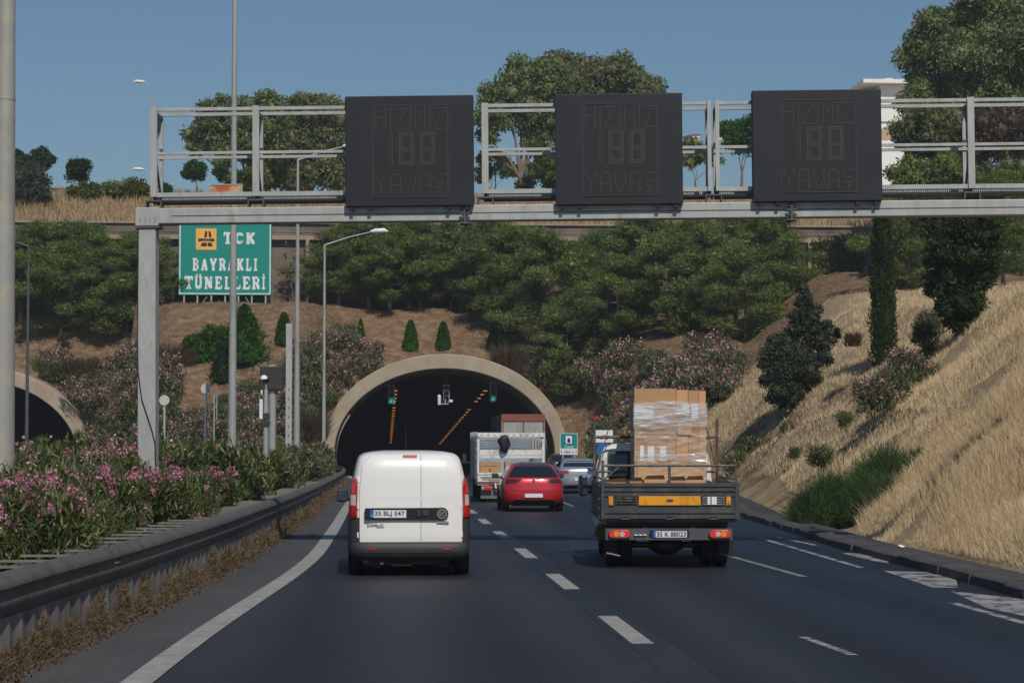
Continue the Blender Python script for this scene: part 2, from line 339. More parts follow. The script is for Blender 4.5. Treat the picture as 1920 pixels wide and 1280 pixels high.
def T(x, Y, raw=False):
    nz = mnoise.noise(Vector((x * .22, Y * .22, 3))) * .5 + mnoise.noise(Vector((x * .7, Y * .7, 9))) * .2 + mnoise.noise(Vector((x * 1.7, Y * 1.7, 4))) * .1
    # front hill with the portals
    foot = 133.4 - 18 * sm(11.5, 20, x) - 6 * sm(-2.5, -6, x) * sm(-19, -13, x)
    if x < -17: foot = 139
    d = Y - foot; h = 0.0
    if d > 0:
        h = (.76 if x > -17 else .95) * d
        b = 11.3 - 3.6 * sm(9, 16, x) + 4 * sm(24, 34, x)
        if h > b: h = min(11.6 + 3 * sm(22, 34, x), b + (.03 + .13 * sm(9, 16, x)) * (h - b))
    if Y > 152.1: h = 17.5 + min(3.6, (Y - 152) * .26)
    hf = h + nz * sm(0, 3, h) * (1 if Y < 151 else .3)
    # right-hand bank beside the road
    xf = kx(Y) + 1.0 + .85 * sm(34, 54, Y) - .75 * sm(60, 78, Y)
    hr = 0.0
    if x > xf:
        mslope = .93 - .17 * sm(32, 58, Y)
        hr = mslope * (x - xf); zc = lerp(Y, [0, 30, 42, 55, 70, 90, 120, 140], [6, 6, 6.2, 6.4, 6.6, 7.6, 10.4, 13])
        if hr > zc: hr = zc + .09 * (hr - zc) if hr < zc + 30 else zc + 2.7
        hr += nz * .9 * sm(0, 1.5, hr) + .22 * math.sin(x * 1.1 + Y * .5) * sm(.3, 2, hr)
    z = max(hf, hr)
    if z <= 0.02:
        z = -.03
        if x < -6: z = -.03 - .5 * sm(-6, -12, x)
        elif x < bx(min(Y, 131)) - .4: z = .12
    return z
def arch_top(tun, x):
    q = 1 - ((x - tun[0]) / tun[2]) ** 2
    return tun[4] + tun[3] * math.sqrt(q) if q > 0 else -1e3
xs = np.concatenate([np.arange(-600, -70, 35), np.arange(-70, -34, 2.5), np.arange(-34, 45, .55), np.arange(45, 90, 3), np.arange(90, 620, 40)])
ys = np.concatenate([np.arange(-60, 8, 6), np.arange(8, 122, .8), np.arange(122, 151.7, .5), [151.9, 152.15], np.arange(152.8, 176, 1.2), np.arange(176, 300, 10), np.arange(300, 1500, 80)])
nx, ny = len(xs), len(ys)
V = np.zeros((ny, nx, 3)); cov = np.zeros((ny, nx), dtype=np.float32)
for j, y in enumerate(ys):
    for i, x in enumerate(xs):
        z = T(x, y); V[j, i] = (x, y, z)
        hillside = x > kx(y) + .6 and y < 125
        c = 0.0
        if hillside:
            c = 1.0 if not (z < 2.6 + .02 * y and 55 < y < 100) else .55 - .1 * sm(70, 90, y)
            if y > 112: c = 1 - sm(112, 124, y)
        if y > 152: c = 1.0
        cov[j, i] = c
# keep the road area flat below the asphalt; cut the tunnels' mouths out of the hill
q = []
for j in range(ny - 1):
    for i in range(nx - 1):
        cx, cy = (xs[i] + xs[i + 1]) / 2, (ys[j] + ys[j + 1]) / 2; cz = V[j:j + 2, i:i + 2, 2].mean(); cut = False
        for tn in (TUN, TUN2):
            if abs(cx - tn[0]) < tn[2] - .35 and cy > tn[1] - .6 and cz < arch_top(tn, cx) - .25: cut = True
        if not cut: q.append((j * nx + i, j * nx + i + 1, (j + 1) * nx + i + 1, (j + 1) * nx + i))
me = npmesh(V.reshape(-1, 3), quads=q, name='ground'); me.polygons.foreach_set('use_smooth', [True] * len(me.polygons))
a = me.attributes.new('cover', 'FLOAT', 'POINT'); a.data.foreach_set('value', cov.ravel())
tag(link('ground', me, M['terrain']), kind='structure')
# ------------------------------------------------------------------ road, lines, kerb
def strip(name, fl, fr, z, Ys, m, kind='structure', **k):
    mb = MB(); mb.grid([[(fl(Y), Y, z + roadz(Y)), (fr(Y), Y, z + roadz(Y))] for Y in Ys]); o = mb.build(name, m); tag(o, kind=kind, **k); return o
YR = list(np.arange(-6, 133.01, 1.0)) + list(range(134, 330, 6))
strip('road', lambda Y: bx(min(Y, 131)) - .05, lambda Y: kx(Y) + .02, 0, YR, M['road'])
strip('road_shoulder', lambda Y: bx(min(Y, 131)) - .05, lambda Y: lx(Y), .004, [Y for Y in YR if Y < 131], M['shoulder'])
strip('opposite_road', lambda Y: TUN2[0] - 6.5, lambda Y: TUN2[0] + 6.5, -.45, [-6, 20, 60, 100, 133], M['road'])
def wl(Y): return .10 + .0016 * max(0, 60 - Y) * 1.2
strip('edge_line', lambda Y: lx(Y) - .10, lambda Y: lx(Y) + .17, .009, [Y for Y in YR if 5 < Y < 150], M['line'])
# dashed lane line, 4 mm sheets
mb = MB(); ctr = [(1167, 1178), (1058, 1094), (990, 1043), (943, 1005.5), (907, 977)]
P = [gnd(*c) for c in ctr]; L = P[0] - P[-1]; axis = L.normalized()
step = (P[-1].y - P[0].y) / 4
for k in range(-1, 14):
    y0 = P[0].y + step * k - step * .22; y1 = y0 + step * .43
    xa = P[0].x + (P[-1].x - P[0].x) * (y0 - P[0].y) / (P[-1].y - P[0].y); xb = P[0].x + (P[-1].x - P[0].x) * (y1 - P[0].y) / (P[-1].y - P[0].y)
    if k < 0: continue
    mb.add([(xa - .10, y0, .005 + roadz(y0)), (xa + .12, y0, .005 + roadz(y0)), (xb + .12, y1, .005 + roadz(y1)), (xb - .10, y1, .005 + roadz(y1))], [(0, 1, 2, 3)])
tag(mb.build('lane_dashes', M['line']), kind='structure')
def dashx(Y): return P[0].x + (P[-1].x - P[0].x) * (Y - P[0].y) / (P[-1].y - P[0].y)
M['seam_tar'] = asphalt('tar_seam', (.008, .010, .014, 1), (.011, .013, .018, 1), (.016, .018, .022, 1), .5)
strip('tar_seam', lambda Y: dashx(Y) - .17 + .03 * math.sin(Y), lambda Y: dashx(Y) + .24 + .05 * math.sin(Y * .7), .003, list(np.arange(8, 130, .5)), M['seam_tar'])
mb = MB()
def seg(px0, px1, w, z=.005):
    a, b = gnd(*px0), gnd(*px1); mb.add([(a.x - w / 2, a.y, z), (a.x + w / 2, a.y, z), (b.x + w / 2, b.y, z), (b.x - w / 2, b.y, z)], [(3, 2, 1, 0)])
seg((1508, 1081), (1371, 1043), .13); seg((1305, 1026), (1240, 1008), .12)
seg((1195, 988), (1150, 972), .12); seg((1075, 949), (1055, 941), .12)
tag(mb.build('right_lane_dashes', M['line_dull']), kind='structure')
mb = MB(); seg((1615, 1064), (1424, 1008), .12); seg((1925, 1169), (1787, 1130), .13)
tag(mb.build('right_edge_line', M['line_worn']), kind='structure')
mb = MB(); seg((1600, 1228), (1506, 1194), .10); seg((1530, 1022), (1458, 1007), .12)
for (a0, b0, c0, d0) in (((1656, 1070), (1790, 1074), (1796, 1102), (1750, 1102)), ((1782, 1108), (1925, 1124), (1925, 1156), (1850, 1140)), ((1575, 1036), (1650, 1040), (1668, 1056), (1640, 1052))):
    p = [gnd(*t) for t in (a0, b0, c0, d0)]; mb.add([(t.x, t.y, .006) for t in p], [(3, 2, 1, 0)])
tag(mb.build('worn_hatching', M['line_worn']), kind='structure')
# kerb: concrete stones with open joints
mb = MB(); Y = 5.0; rnd = random.Random(5)
while Y < 128:
    n = 1.0 + rnd.uniform(-.04, .04); xa, xb = kx(Y), kx(Y + n); j = rnd.uniform(-.02, .02); h = .15 + rnd.uniform(-.015, .02)
    prof = [(0, -.05), (.02, h - .03), (.06, h), (.34, h + .02), (.36, -.05)]
    vs = [(xa + j + px, Y + .015, pz) for px, pz in prof] + [(xb + j + px, Y + n - .015, pz) for px, pz in prof]
    mb.add(vs, [(i, i + 1, 6 + i, 5 + i) for i in range(4)] + [(4, 3, 2, 1, 0), (5, 6, 7, 8, 9)]); Y += n
tag(mb.build('kerb', M['kerb'], smooth=40), kind='structure')
mb = MB(); mb.grid([[(kx(Y) + .36, Y, .13), (kx(Y) + .9, Y, .12), (kx(Y) + 1.25, Y, .03)] for Y in np.arange(5, 128, 1)])
tag(mb.build('verge', M['verge']), kind='structure')
# ------------------------------------------------------------------ tunnels
def tunnel(tun, mouth, label, length, desc, full=True):
    cx, Y0, ao, ro, zs = tun; ai, ri = ao - .83, ro - .93; g0 = mouth
    root = thing('tunnel_portal', label, 'tunnel', (cx, Y0, 0))
    def arc(a, r, y, n=48, dz=0):
        p = [(-a, y, g0 + dz)]
        for k in range(n + 1):
            t = math.pi * (1 - k / n); p.append((a * math.cos(t), y, zs + r * math.sin(t) + dz))
        p.append((a, y, g0 + dz)); return p
    mb = MB(); mb.grid([arc(ai, ri, 6), arc(ai, ri, .06), arc(ai + .05, ri + .05, 0), arc(ao - .05, ro - .05, 0), arc(ao, ro, .06), arc(ao, ro, 13)])
    mb.build('portal_ring', M['concrete'], root, smooth=35)
    mb = MB()                                                  # pale cast joints standing 4 mm proud
    for ang in (98.5, 81, 118, 134, 62, 47, 150, 31):
        t = R(ang); c, s = math.cos(t), math.sin(t); tx, tz = -s, c
        pts = []; mb = MB()
        for k in range(6):
            w = .02 + .03 * random.Random(ang * 7 + k).random(); f = k / 5; X = (ai + .08 + (ao - ai - .16) * f) * c; Z = zs + (ri + .08 + (ro - ri - .16) * f) * s
            pts.append([(X - tx * w, -.004, Z - tz * w), (X + tx * w, -.004, Z + tz * w)])
        mb.grid(pts); mb.build('joint', M['wall_cap'], root)
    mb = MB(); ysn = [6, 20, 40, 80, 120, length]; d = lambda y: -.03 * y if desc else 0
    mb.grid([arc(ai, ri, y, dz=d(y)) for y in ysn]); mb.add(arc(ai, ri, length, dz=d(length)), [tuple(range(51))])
    mb.build('lining', M['soot_shade'], root, smooth=60)
    return root
tp = tunnel(TUN, -.05, 'large pale concrete tunnel mouth ahead of the traffic', 190, True)
tp2 = tunnel(TUN2, -.6, 'second pale tunnel mouth half cut off at the left edge', 120, True)
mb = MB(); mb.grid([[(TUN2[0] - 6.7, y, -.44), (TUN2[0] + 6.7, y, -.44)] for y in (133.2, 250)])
tag(mb.build('opposite_tunnel_road', M['soot_shade']), kind='structure')
# lamps of the tunnel: two rows of orange fittings
M['lamp_orange'] = mat('lamp_orange', (1, .36, .05, 1), .4, emit=1.0, var=.4, scale=30)
mb = MB(); mb.box(-.14, .14, -.35, .35, -.05, .09); proto_me = mb.mesh('lamp_body'); mb = MB(); mb.box(-.11, .11, -.36, .32, -.075, -.052); gl_me = mb.mesh('lamp_glass')
proto_me.materials.append(M['steel_dark']); gl_me.materials.append(M['lamp_orange'])
lamp0 = None
for row, (xo, txt) in enumerate(((-3.05, 'left'), (2.75, 'right'))):
    for i in range(24):
        y = 138 + i * 4.6 + (8 if i > 3 and row == 1 else 0) + (5 if i > 3 and row == 0 else 0)
        x = TUN[0] + xo; z = 5.62 - .03 * (y - 133)
        lab = 'small orange tunnel lamp in the %s ceiling row inside the main tunnel' % txt
        if lamp0 is None:
            lamp0 = thing('tunnel_lamp', lab, 'tunnel lamp', (x, y, z), 0, 'orange lamps in the left tunnel row'); link('housing', proto_me, None, lamp0); link('diffuser', gl_me, None, lamp0)
        else: dup(lamp0, (x, y, z), 0, 1, lab, 'orange lamps in the %s tunnel row' % txt)
# traffic signals hanging at the mouth
M['green_lamp'] = mat('green_lamp', (.02, .5, .3, 1), .4, emit=.35)
def signal(px, py0, py1, Y, green, label, tilt=0):
    p = at(px, (py0 + py1) / 2, Y); h = (py1 - py0) / (F / Y); w = .30 * h / 1.05
    r = thing('traffic_signal', label, 'traffic signal', p, 0)
    mb = MB(); mb.box(-w / 2, w / 2, 0, .25, -h / 2, h / 2); mb.build('housing', M['steel_dark'], r, bevel=.03)
    mb = MB(); mb.box(-w / 2 - .05, w / 2 + .05, .10, .12, -h / 2 - .05, h / 2 + .05); mb.build('backboard', M['steel'], r)
    for k in range(3):
        z = h / 3 * (1 - k); mb = MB(); rr = h / 7.5
        mb.tube([(0, -.015, z), (0, .01, z)], rr, 20); mb.build('lens', M['green_lamp'] if (green and k == 2) else M['black'], r)
        mb = MB(); n = 14
        rows = [[((rr + .02) * math.cos(t), yy, z + (rr + .02) * math.sin(t)) for t in [math.pi * (1.1 - 1.2 * j / n) for j in range(n + 1)]] for yy in (0, -.2)]
        mb.grid(rows); o = mb.build('visor', M['black'], r, smooth=60); sol = o.modifiers.new('s', 'SOLIDIFY'); sol.thickness = .012
    mb = MB(); top = arch_top(TUN, p.x) - .95 - p.z
    mb.tube([(0, .15, h / 2), (0, .15, top)], .03, 8); mb.build('hanger', M['steel_dark'], r); return r
signal(734, 723, 756, 134.5, True, 'traffic signal with green lens hanging at left of the main tunnel mouth')
signal(837, 722, 753, 134.5, False, 'unlit traffic signal hanging in the middle of the main tunnel mouth')
signal(925, 719, 752, 134.5, True, 'traffic signal with green lens hanging at right of the main tunnel mouth')
p = at(832, 754, 134.2); r = thing('tunnel_camera', 'white camera pair on a bracket below the middle tunnel signal', 'camera', p)
mb = MB(); mb.bar((-.25, 0, -.1), (.35, 0, -.1), .06, .06); mb.bar((.1, 0, -.1), (.1, 0, .2), .05, .05); mb.build('bracket', M['steel'], r)
mb = MB(); mb.tube([(-.28, 0, -.15), (-.28, 0, .4)], [.10, .12], 12); mb.tube([(-.28, 0, .4), (-.28, 0, .48)], [.12, .04], 12); mb.build('camera_body', M['sign_white'], r, smooth=40)
mb = MB(); mb.box(.34, .56, -.25, .15, 0, .16); mb.build('camera_body', M['sign_white'], r, bevel=.02)
# ------------------------------------------------------------------ lettering
def lettering(s, x0, x1, z0, z1, y, m, parent, name='lettering', depth=.004, bold=0):
    cu = bpy.data.curves.new('txt', 'FONT'); cu.body = s; cu.extrude = depth / 2; cu.offset = bold
    o = bpy.data.objects.new('txt', cu); COL.objects.link(o); bpy.context.view_layer.update()
    me = bpy.data.meshes.new_from_object(o); bpy.data.objects.remove(o); bpy.data.curves.remove(cu)
    n = len(me.vertices); c = np.zeros(n * 3); me.vertices.foreach_get('co', c); c = c.reshape(-1, 3)
    a, b = c.min(0), c.max(0); d = np.empty_like(c)
    d[:, 0] = x0 + (c[:, 0] - a[0]) / (b[0] - a[0]) * (x1 - x0)
    d[:, 2] = z0 + (c[:, 1] - a[1]) / (b[1] - a[1]) * (z1 - z0)
    d[:, 1] = y - (c[:, 2] - a[2])
    me.vertices.foreach_set('co', d.ravel()); me.update(); me.materials.clear()
    return link(name, me, m, parent)
GL = {  # slab letters as strokes in a unit box; ('l', x0,z0,x1,z1,w)
 'T': [(0, 1, 1, 1, .2), (.5, 0, .5, 1, .3), (.2, 0, .8, 0, .14), (.07, .72, .07, 1, .14), (.93, .72, .93, 1, .14)],
 'C': 'arc', 'K': [(.22, 0, .22, 1, .28), (.02, 0, .45, 0, .13), (.02, 1, .45, 1, .13), (.3, .42, .82, .98, .2), (.42, .55, .85, .03, .24), (.62, 1, 1, 1, .13), (.62, 0, 1, 0, .13)],
 'B': [(.25, 0, .25, 1, .28), (0, 0, .75, 0, .17), (0, 1, .7, 1, .17), (.25, .52, .7, .52, .16), (.82, .08, .82, .46, .26), (.78, .58, .78, .92, .24)],
 'A': [(.2, 0, .48, 1, .2), (.8, 0, .52, 1, .25), (.3, .32, .72, .32, .14), (0, 0, .4, 0, .13), (.6, 0, 1, 0, .13)],
 'Y': [(.5, 0, .5, .5, .28), (.15, 1, .5, .42, .22), (.85, 1, .5, .42, .18), (0, 1, .38, 1, .13), (.62, 1, 1, 1, .13), (.28, 0, .72, 0, .13)],
 'R': [(.25, 0, .25, 1, .28), (0, 0, .48, 0, .14), (0, 1, .75, 1, .16), (.25, .5, .72, .5, .16), (.8, .56, .8, .94, .24), (.6, .5, .86, .05, .24), (.7, 0, 1, 0, .14)],
 'L': [(.28, 0, .28, 1, .28), (0, 1, .56, 1, .14), (0, 0, .95, 0, .18), (.93, 0, .93, .32, .14)],
 'I': [(.5, 0, .5, 1, .34), (.1, 0, .9, 0, .14), (.1, 1, .9, 1, .14)],
 'N': [(.18, 0, .18, 1, .18), (.82, 0, .82, 1, .18), (.16, 1, .84, 0, .26), (0, 0, .36, 0, .13), (0, 1, .3, 1, .13), (.64, 1, 1, 1, .13)],
 'E': [(.25, 0, .25, 1, .28), (0, 0, .92, 0, .17), (0, 1, .9, 1, .17), (.25, .5, .62, .5, .16), (.9, 0, .9, .3, .13), (.88, .72, .88, 1, .13), (.62, .38, .62, .64, .12)],
 'U': 'u'}
def slab(s, cells, z0, z1, y, m, parent):
    """cells: list of (x0,x1) for each letter"""
    for ch, (x0, x1) in zip(s, cells):
        if ch == ' ': continue
        base = {'Ü': 'U', 'İ': 'I'}.get(ch, ch); g = GL[base]; mb = MB(); w = x1 - x0; h = z1 - z0; t = .035 * h
        if g == 'arc': 
            pts = [(.5 + .42 * math.cos(a), .5 + .47 * math.sin(a)) for a in [R(d) for d in range(50, 320, 18)]]
            g = [(*pts[i], *pts[i + 1], .22) for i in range(len(pts) - 1)] + [(.88, .68, .88, 1.0, .13), (.88, 0.05, .88, .3, .1)]
        if g == 'u':
            pts = [(.2, 1)] + [(.5 + .3 * math.cos(a), .35 + .32 * math.sin(a)) for a in [R(d) for d in range(180, 361, 20)]] + [(.8, 1)]
            g = [(*pts[i], *pts[i + 1], .24) for i in range(len(pts) - 1)] + [(0, 1, .4, 1, .12), (.6, 1, 1, 1, .12)]
        if ch == 'Ü': g = g + [(.18, 1.2, .38, 1.2, .2), (.62, 1.2, .82, 1.2, .2)]
        if ch == 'İ': g = g + [(.3, 1.25, .7, 1.25, .16)]
        for k, (a, b, c, d, wd) in enumerate(g):
            A = Vector((x0 + a * w, 0, z0 + .06 * h + b * h * .88)); B = Vector((x0 + c * w, 0, z0 + .06 * h + d * h * .88))
            dr = (B - A).normalized(); nn = Vector((-dr.z, 0, dr.x)); hw = wd * (w * abs(nn.x) + h * .9 * abs(nn.z)) / 2 + .01; yy = y - .002 * k
            mb.add([(A + nn * hw).to_tuple(), (B + nn * hw).to_tuple(), (B - nn * hw).to_tuple(), (A - nn * hw).to_tuple()], [(0, 1, 2, 3)])
            for q in range(4): 
                v = mb.v[-4 + q]; mb.v[-4 + q] = (v[0], yy, v[2])
        mb.build('letter', m, parent)
# ------------------------------------------------------------------ gantry with three message signs
GA = R(-5.2); G0 = at(281, 640, 39.5); G0.z = 0; GU = Vector((math.cos(GA), math.sin(GA), 0)); ROLL = 0.0
def gl(px, py, off=0):
    """pixel -> (x along the gantry, z) on its plane moved back by off"""
    d = ray(px, py); nrm = Vector((-GU.y, GU.x, 0)); o = G0 + nrm * off; t = (o - Vector((0, 0, CAMZ))).dot(nrm) / d.dot(nrm)
    p = Vector((0, 0, CAMZ)) + d * t; h_ = (p - o).dot(GU); return h_ * math.cos(ROLL) + p.z * math.sin(ROLL), p.z * math.cos(ROLL) - h_ * math.sin(ROLL)
_a, _b = gl(300, 420), gl(1900, 403.5); ROLL = math.atan((_b[1] - _a[1]) / (_b[0] - _a[0])); print('ROLL', math.degrees(ROLL))   # the beam rises slightly to the right
from mathutils import Euler
GM = Matrix.Translation(G0) @ Euler((0, -ROLL, GA)).to_matrix().to_4x4()
gr = thing('sign_gantry', 'grey steel gantry spanning the road and carrying the three dark signs', 'gantry', G0, GA); gr.rotation_euler = (0, -ROLL, GA)
zb0 = gl(600, 418)[1]; zb1 = gl(600, 389)[1]; BH = zb1 - zb0; XE = 22.0
mb = MB(); mb.box(-.165, .165, -.17, .17, -.1, zb0 - .08); mb.build('post', M['steel'], gr, bevel=.02)
mb = MB(); mb.box(XE - .165, XE + .165, -.17, .17, -.1, zb0 - .08); mb.build('post', M['steel'], gr, bevel=.02)
mb = MB(); mb.box(-.19, XE + .2, -.17, .17, zb0, zb1); mb.build('beam', M['steel'], gr, bevel=.015)
mb = MB(); mb.box(.45, XE, -.176, -.172, (zb0 + zb1) / 2 - .012, (zb0 + zb1) / 2 + .004); mb.build('beam_seam', M['steel_dark'], gr)
mb = MB(); mb.box(-.21, .22, -.19, .19, zb0 - .04, zb1 + .012); mb.build('end_sleeve', M['steel'], gr, bevel=.012)
mb = MB(); mb.box(-.21, .24, -.2, .2, zb0 - .08, zb0 - .045)
for k in range(5): mb.tube([(-.17 + k * .09, -.15, zb0 - .12), (-.17 + k * .09, -.15, zb0 - .03)], .014, 6)
for k in range(4): mb.box(-.12 + k * .09, -.11 + k * .09, -.194, -.190, zb0 + .02, zb0 + .12)
mb.build('flange', M['steel_dark'], gr)
for px in (873, 1482):                                         # bolted joints
    x = gl(px, 400)[0]; mb = MB(); mb.box(x - .018, x + .018, -.26, .26, zb0 - .07, zb1 + .05)
    for k in range(5): mb.tube([(x - .09, -.24, zb0 - .05 + k * (BH + .06) / 4), (x + .09, -.24, zb0 - .05 + k * (BH + .06) / 4)], .022, 6)
    mb.tube([(x - .1, -.1, zb0 - .05), (x + .1, -.1, zb0 - .05)], .03, 6); mb.build('splice_joint', M['steel_dark'], gr)
zt = gl(500, 204)[1]; zm = gl(500, 286)[1]; zl = gl(500, 363)[1]; DB = .6
ends = [(gl(283, 300)[0], gl(880, 300)[0]), (gl(907, 300)[0], gl(1330, 300)[0]), (gl(1342, 300)[0], XE - .3)]
for (xa, xb) in ends:
    mb = MB()
    for yy in (-.03, DB):
        mb.box(xa, xb, yy - .03, yy + .03, zt - .03, zt + .03); mb.box(xa, xb, yy - .025, yy + .025, zm - .026, zm + .026)
    mb.build('rail', M['steel'], gr)
    mb = MB(); mb.box(xa, xb, -.06, 0, zl - .05, zl + .03); mb.box(xa, xb, DB, DB + .05, zl - .05, zl + .03); mb.build('walkway_edge', M['steel'], gr)
    mb = MB(); mb.box(xa, xb, .01, DB - .01, zl - .13, zl - .10)
    for k in range(int((xb - xa) / .04)): mb.box(xa + k * .04, xa + k * .04 + .014, -.01, .0, zl - .13, zl - .055)
    mb.build('walkway_grating', M['steel_dark'], gr)
for px in (290, 481, 910, 1330, 1345, 1820, 700, 830, 1120, 1500):
    x = gl(px, 300)[0]; mb = MB(); sg = -1 if px > 1600 else 1
    w = .06 if px not in (1330, 1345) else .035
    mb.box(x - w, x + w, -.10, -.035, zl - .05, zt + .045); mb.build('cage_post', M['steel'], gr)
    mb = MB(); mb.box(x - .03, x + .03, DB, DB + .06, zl - .05, zt - .02); mb.build('cage_post', M['steel'], gr)
    mb = MB(); mb.box(x - .03, x + .03, 0, DB, zt - .11, zt - .031)
    mb.add([(x + .02 * sg, 0, zm + .1), (x + .02 * sg, 0, zt - .1), (x + .02 * sg, DB, zt - .1)], [(0, 1, 2)])
    mb.bar((x, 0, zl - .06), (x, DB, zl - .06), .06, .06); mb.bar((x, DB, zl), (x, .05, zm), .035, .035); mb.build('cross_brace', M['steel_dark'], gr)
for px in (290, 481, 910, 1337, 1820):
    x = gl(px, 300)[0]; z0 = zb1 + .013; mb = MB(); h = zl - .14 - z0
    mb.box(x - .15, x - .125, -.12, .14, z0, z0 + h); mb.box(x + .125, x + .15, -.12, .14, z0, z0 + h); mb.box(x - .15, x + .15, -.12, .14, z0 + h + .001, z0 + h + .03)
    for k in (-.05, .04): mb.add([(x + k, .1, z0 + h), (x + k + .05, .1, z0 + h), (x + k + .03, .1, z0 + h * .4)], [(0, 1, 2)])
    mb.build('bracket', M['steel_dark'], gr)
x = gl(412, 348)[0]; z0, z1 = gl(412, 359, DB)[1], gl(412, 338, DB)[1]
pn = thing('rusty_panel', 'small rust-stained orange sheet panel behind the gantry walkway rail', 'panel', GM @ Vector((x, DB + .1, 0)), GA); pn.rotation_euler = (0, -ROLL, GA)
mb = MB(); mb.box(-.29, .29, 0, .03, zl + .03, zl + .25); mb.build('sheet', M['rust'], pn)
mb = MB(); mb.box(-.31, .31, -.01, .04, zl + .251, zl + .27); mb.box(-.31, -.291, -.01, .04, zl - .05, zl + .25); mb.box(.291, .31, -.01, .04, zl - .05, zl + .25); mb.build('frame', M['steel'], pn)
# cable on the left post
cb = thing('cable', 'thin black cable hanging loose down the left gantry post', 'cable', G0, GA)
mb = MB(); mb.tube([(-.19, -.19, zb0 - .1), (-.19, -.2, 3.9), (-.17, -.2, 3.3), (-.1, -.2, 2.8), (0, -.2, 2.5), (.1, -.2, 2.2), (.15, -.2, 2.0), (.17, -.2, 1.2)], .009, 6); mb.build('cord', M['black'], cb)
FONT = {'H': '10001 10001 10001 11111 10001 10001 10001 10001', 'I': '1 1 1 1 1 1 1 1', 'Z': '11111 00001 00010 00100 00100 01000 10000 11111', 'N': '10001 11001 10101 10101 10101 10011 10001 10001',
        'Y': '10001 10001 01010 00100 00100 00100 00100 00100', 'A': '01110 10001 10001 10001 11111 10001 10001 10001', 'V': '10001 10001 10001 10001 10001 01010 01010 00100', 'Ş': '01111 10000 10000 01110 00001 11110 00100 01100'}
def sign(l, r, t, b, label, seamx):
    x0, z1 = gl(l, t, -.32); x1, z0 = gl(r, b, -.32); w, h = x1 - x0, z1 - z0
    s = thing('message_sign', label, 'road sign', GM @ Vector(((x0 + x1) / 2, -.32, z0)), GA); s.rotation_euler = (0, -ROLL, GA)
    mb = MB(); mb.box(-w / 2, w / 2, 0, .27, 0, h); mb.build('cabinet', M['panel'], s, bevel=.012)
    mb = MB()                                                  # sheet seams and a narrow frame around the screen
    sx0, sx1, sz0, sz1 = -w / 2 + w * .225, w / 2 - w * .205, h * .085, h * .905
    for xx in (-w / 2 + w * .21, w / 2 - w * .19): mb.box(xx - .004, xx + .004, -.006, -.001, .01, h - .01)
    mb.box(sx0 - .02, sx1 + .02, -.012, -.007, sz1, sz1 + .018); mb.box(sx0 - .02, sx1 + .02, -.012, -.007, sz0 - .018, sz0)
    mb.box(sx0 - .02, sx0 - .002, -.012, -.007, sz0, sz1); mb.box(sx1 + .002, sx1 + .02, -.012, -.007, sz0, sz1)
    mb.build('frame', M['dark'], s)
    mb = MB(); mb.box(sx0, sx1, -.006, -.002, sz0, sz1); mb.build('screen', M['screen'], s)
    def dots(text, xc, ztop, pitch, zp, r=.0085, name='lettering'):
        mb = MB(); cols = []
        for ch in text:
            g = FONT[ch].split(); cols.append(g)
        width = sum(len(g[0]) for g in cols) + len(cols) - 1; cx = xc - width * pitch / 2
        for g in cols:
            for rr, row in enumerate(g):
                for cc, v in enumerate(row):
                    if v == '1':
                        x = cx + (cc + .5) * pitch; z = ztop - rr * zp; mb.add([(x + r * math.cos(a), -.0095, z + r * math.sin(a)) for a in [math.pi * k / 4 for k in range(8)]], [tuple(range(7, -1, -1))])
            cx += (len(g[0]) + 1) * pitch
        mb.build(name, M['dot'], s)
    sc = (sx0 + sx1) / 2
    dots('HIZINIZ', sc, h * .885, w * .0192, h * .0265)
    dots('YAVAŞ', sc, h * .285, w * .0192, h * .0235)
    mb = MB(); pt = w * .0182; zp = h * .0205; x8 = sc - w * .085
    def dot(x, z, r=.0095): mb.add([(x + r * math.cos(a), -.0095, z + r * math.sin(a)) for a in [math.pi * k / 4 for k in range(8)]], [tuple(range(7, -1, -1))])
    for rr in range(15):
        z = h * .665 - rr * zp
        for cc in (-4, -3): dot(x8 + cc * pt, z, .007)
        for d in (0, 9):
            for cc in range(7):
                if cc in (0, 1, 5, 6) or rr in (0, 1, 7, 8, 13, 14): dot(x8 + (d + cc) * pt, z)
    mb.build('lettering', M['dot'], s)
    for xx in (-w / 2 + .12, -w / 2 + .45, w / 2 - .45, w / 2 - .12): mb = MB(); mb.box(xx - .03, xx + .03, .02, .2, -.07, -.001); mb.build('foot', M['black'], s)
sign(647, 888, 181, 385, 'dark message sign reading HIZINIZ 188 YAVAŞ at the left above the white van', 0)
sign(1040, 1281, 177, 382, 'dark message sign reading HIZINIZ 188 YAVAŞ in the middle of the gantry', 0)
sign(1410, 1655, 170, 376, 'dark message sign reading HIZINIZ 188 YAVAŞ at right before the white building', 0)
# ------------------------------------------------------------------ median barrier
Ysb = np.arange(8, 131.5, .5)
bar = thing('guard_rail', 'long grey steel guard rail on a weedy low wall left of the road', 'guard rail', (0, 0, 0))
def hb(Y): return .87 - .12 * sm(30, 90, Y)
prof = [(-.06, -.004), (-.01, .0), (.03, -.012), (.085, -.06), (.105, -.09), (.108, -.115), (.07, -.155), (.062, -.19), (.085, -.235), (.088, -.27), (.055, -.34), (.03, -.375), (.02, -.37), (.02, -.2), (-.06, -.02)]
rnd = random.Random(3)
mb = MB(); mb.grid([[(bx(Y) + px, Y, hb(Y) + pz) for px, pz in prof] for Y in Ysb]); mb.build('beam', M['steel_rail'] if 'steel_rail' in M else M['steel'], bar, smooth=50)
mb = MB(); mb.grid([[(bx(Y) - .72 + px * -1, Y, hb(Y) - .12 + pz) for px, pz in prof] for Y in Ysb]); mb.build('rear_beam', M['steel_rail'], bar, smooth=50)
i = 0; Y = 9.0
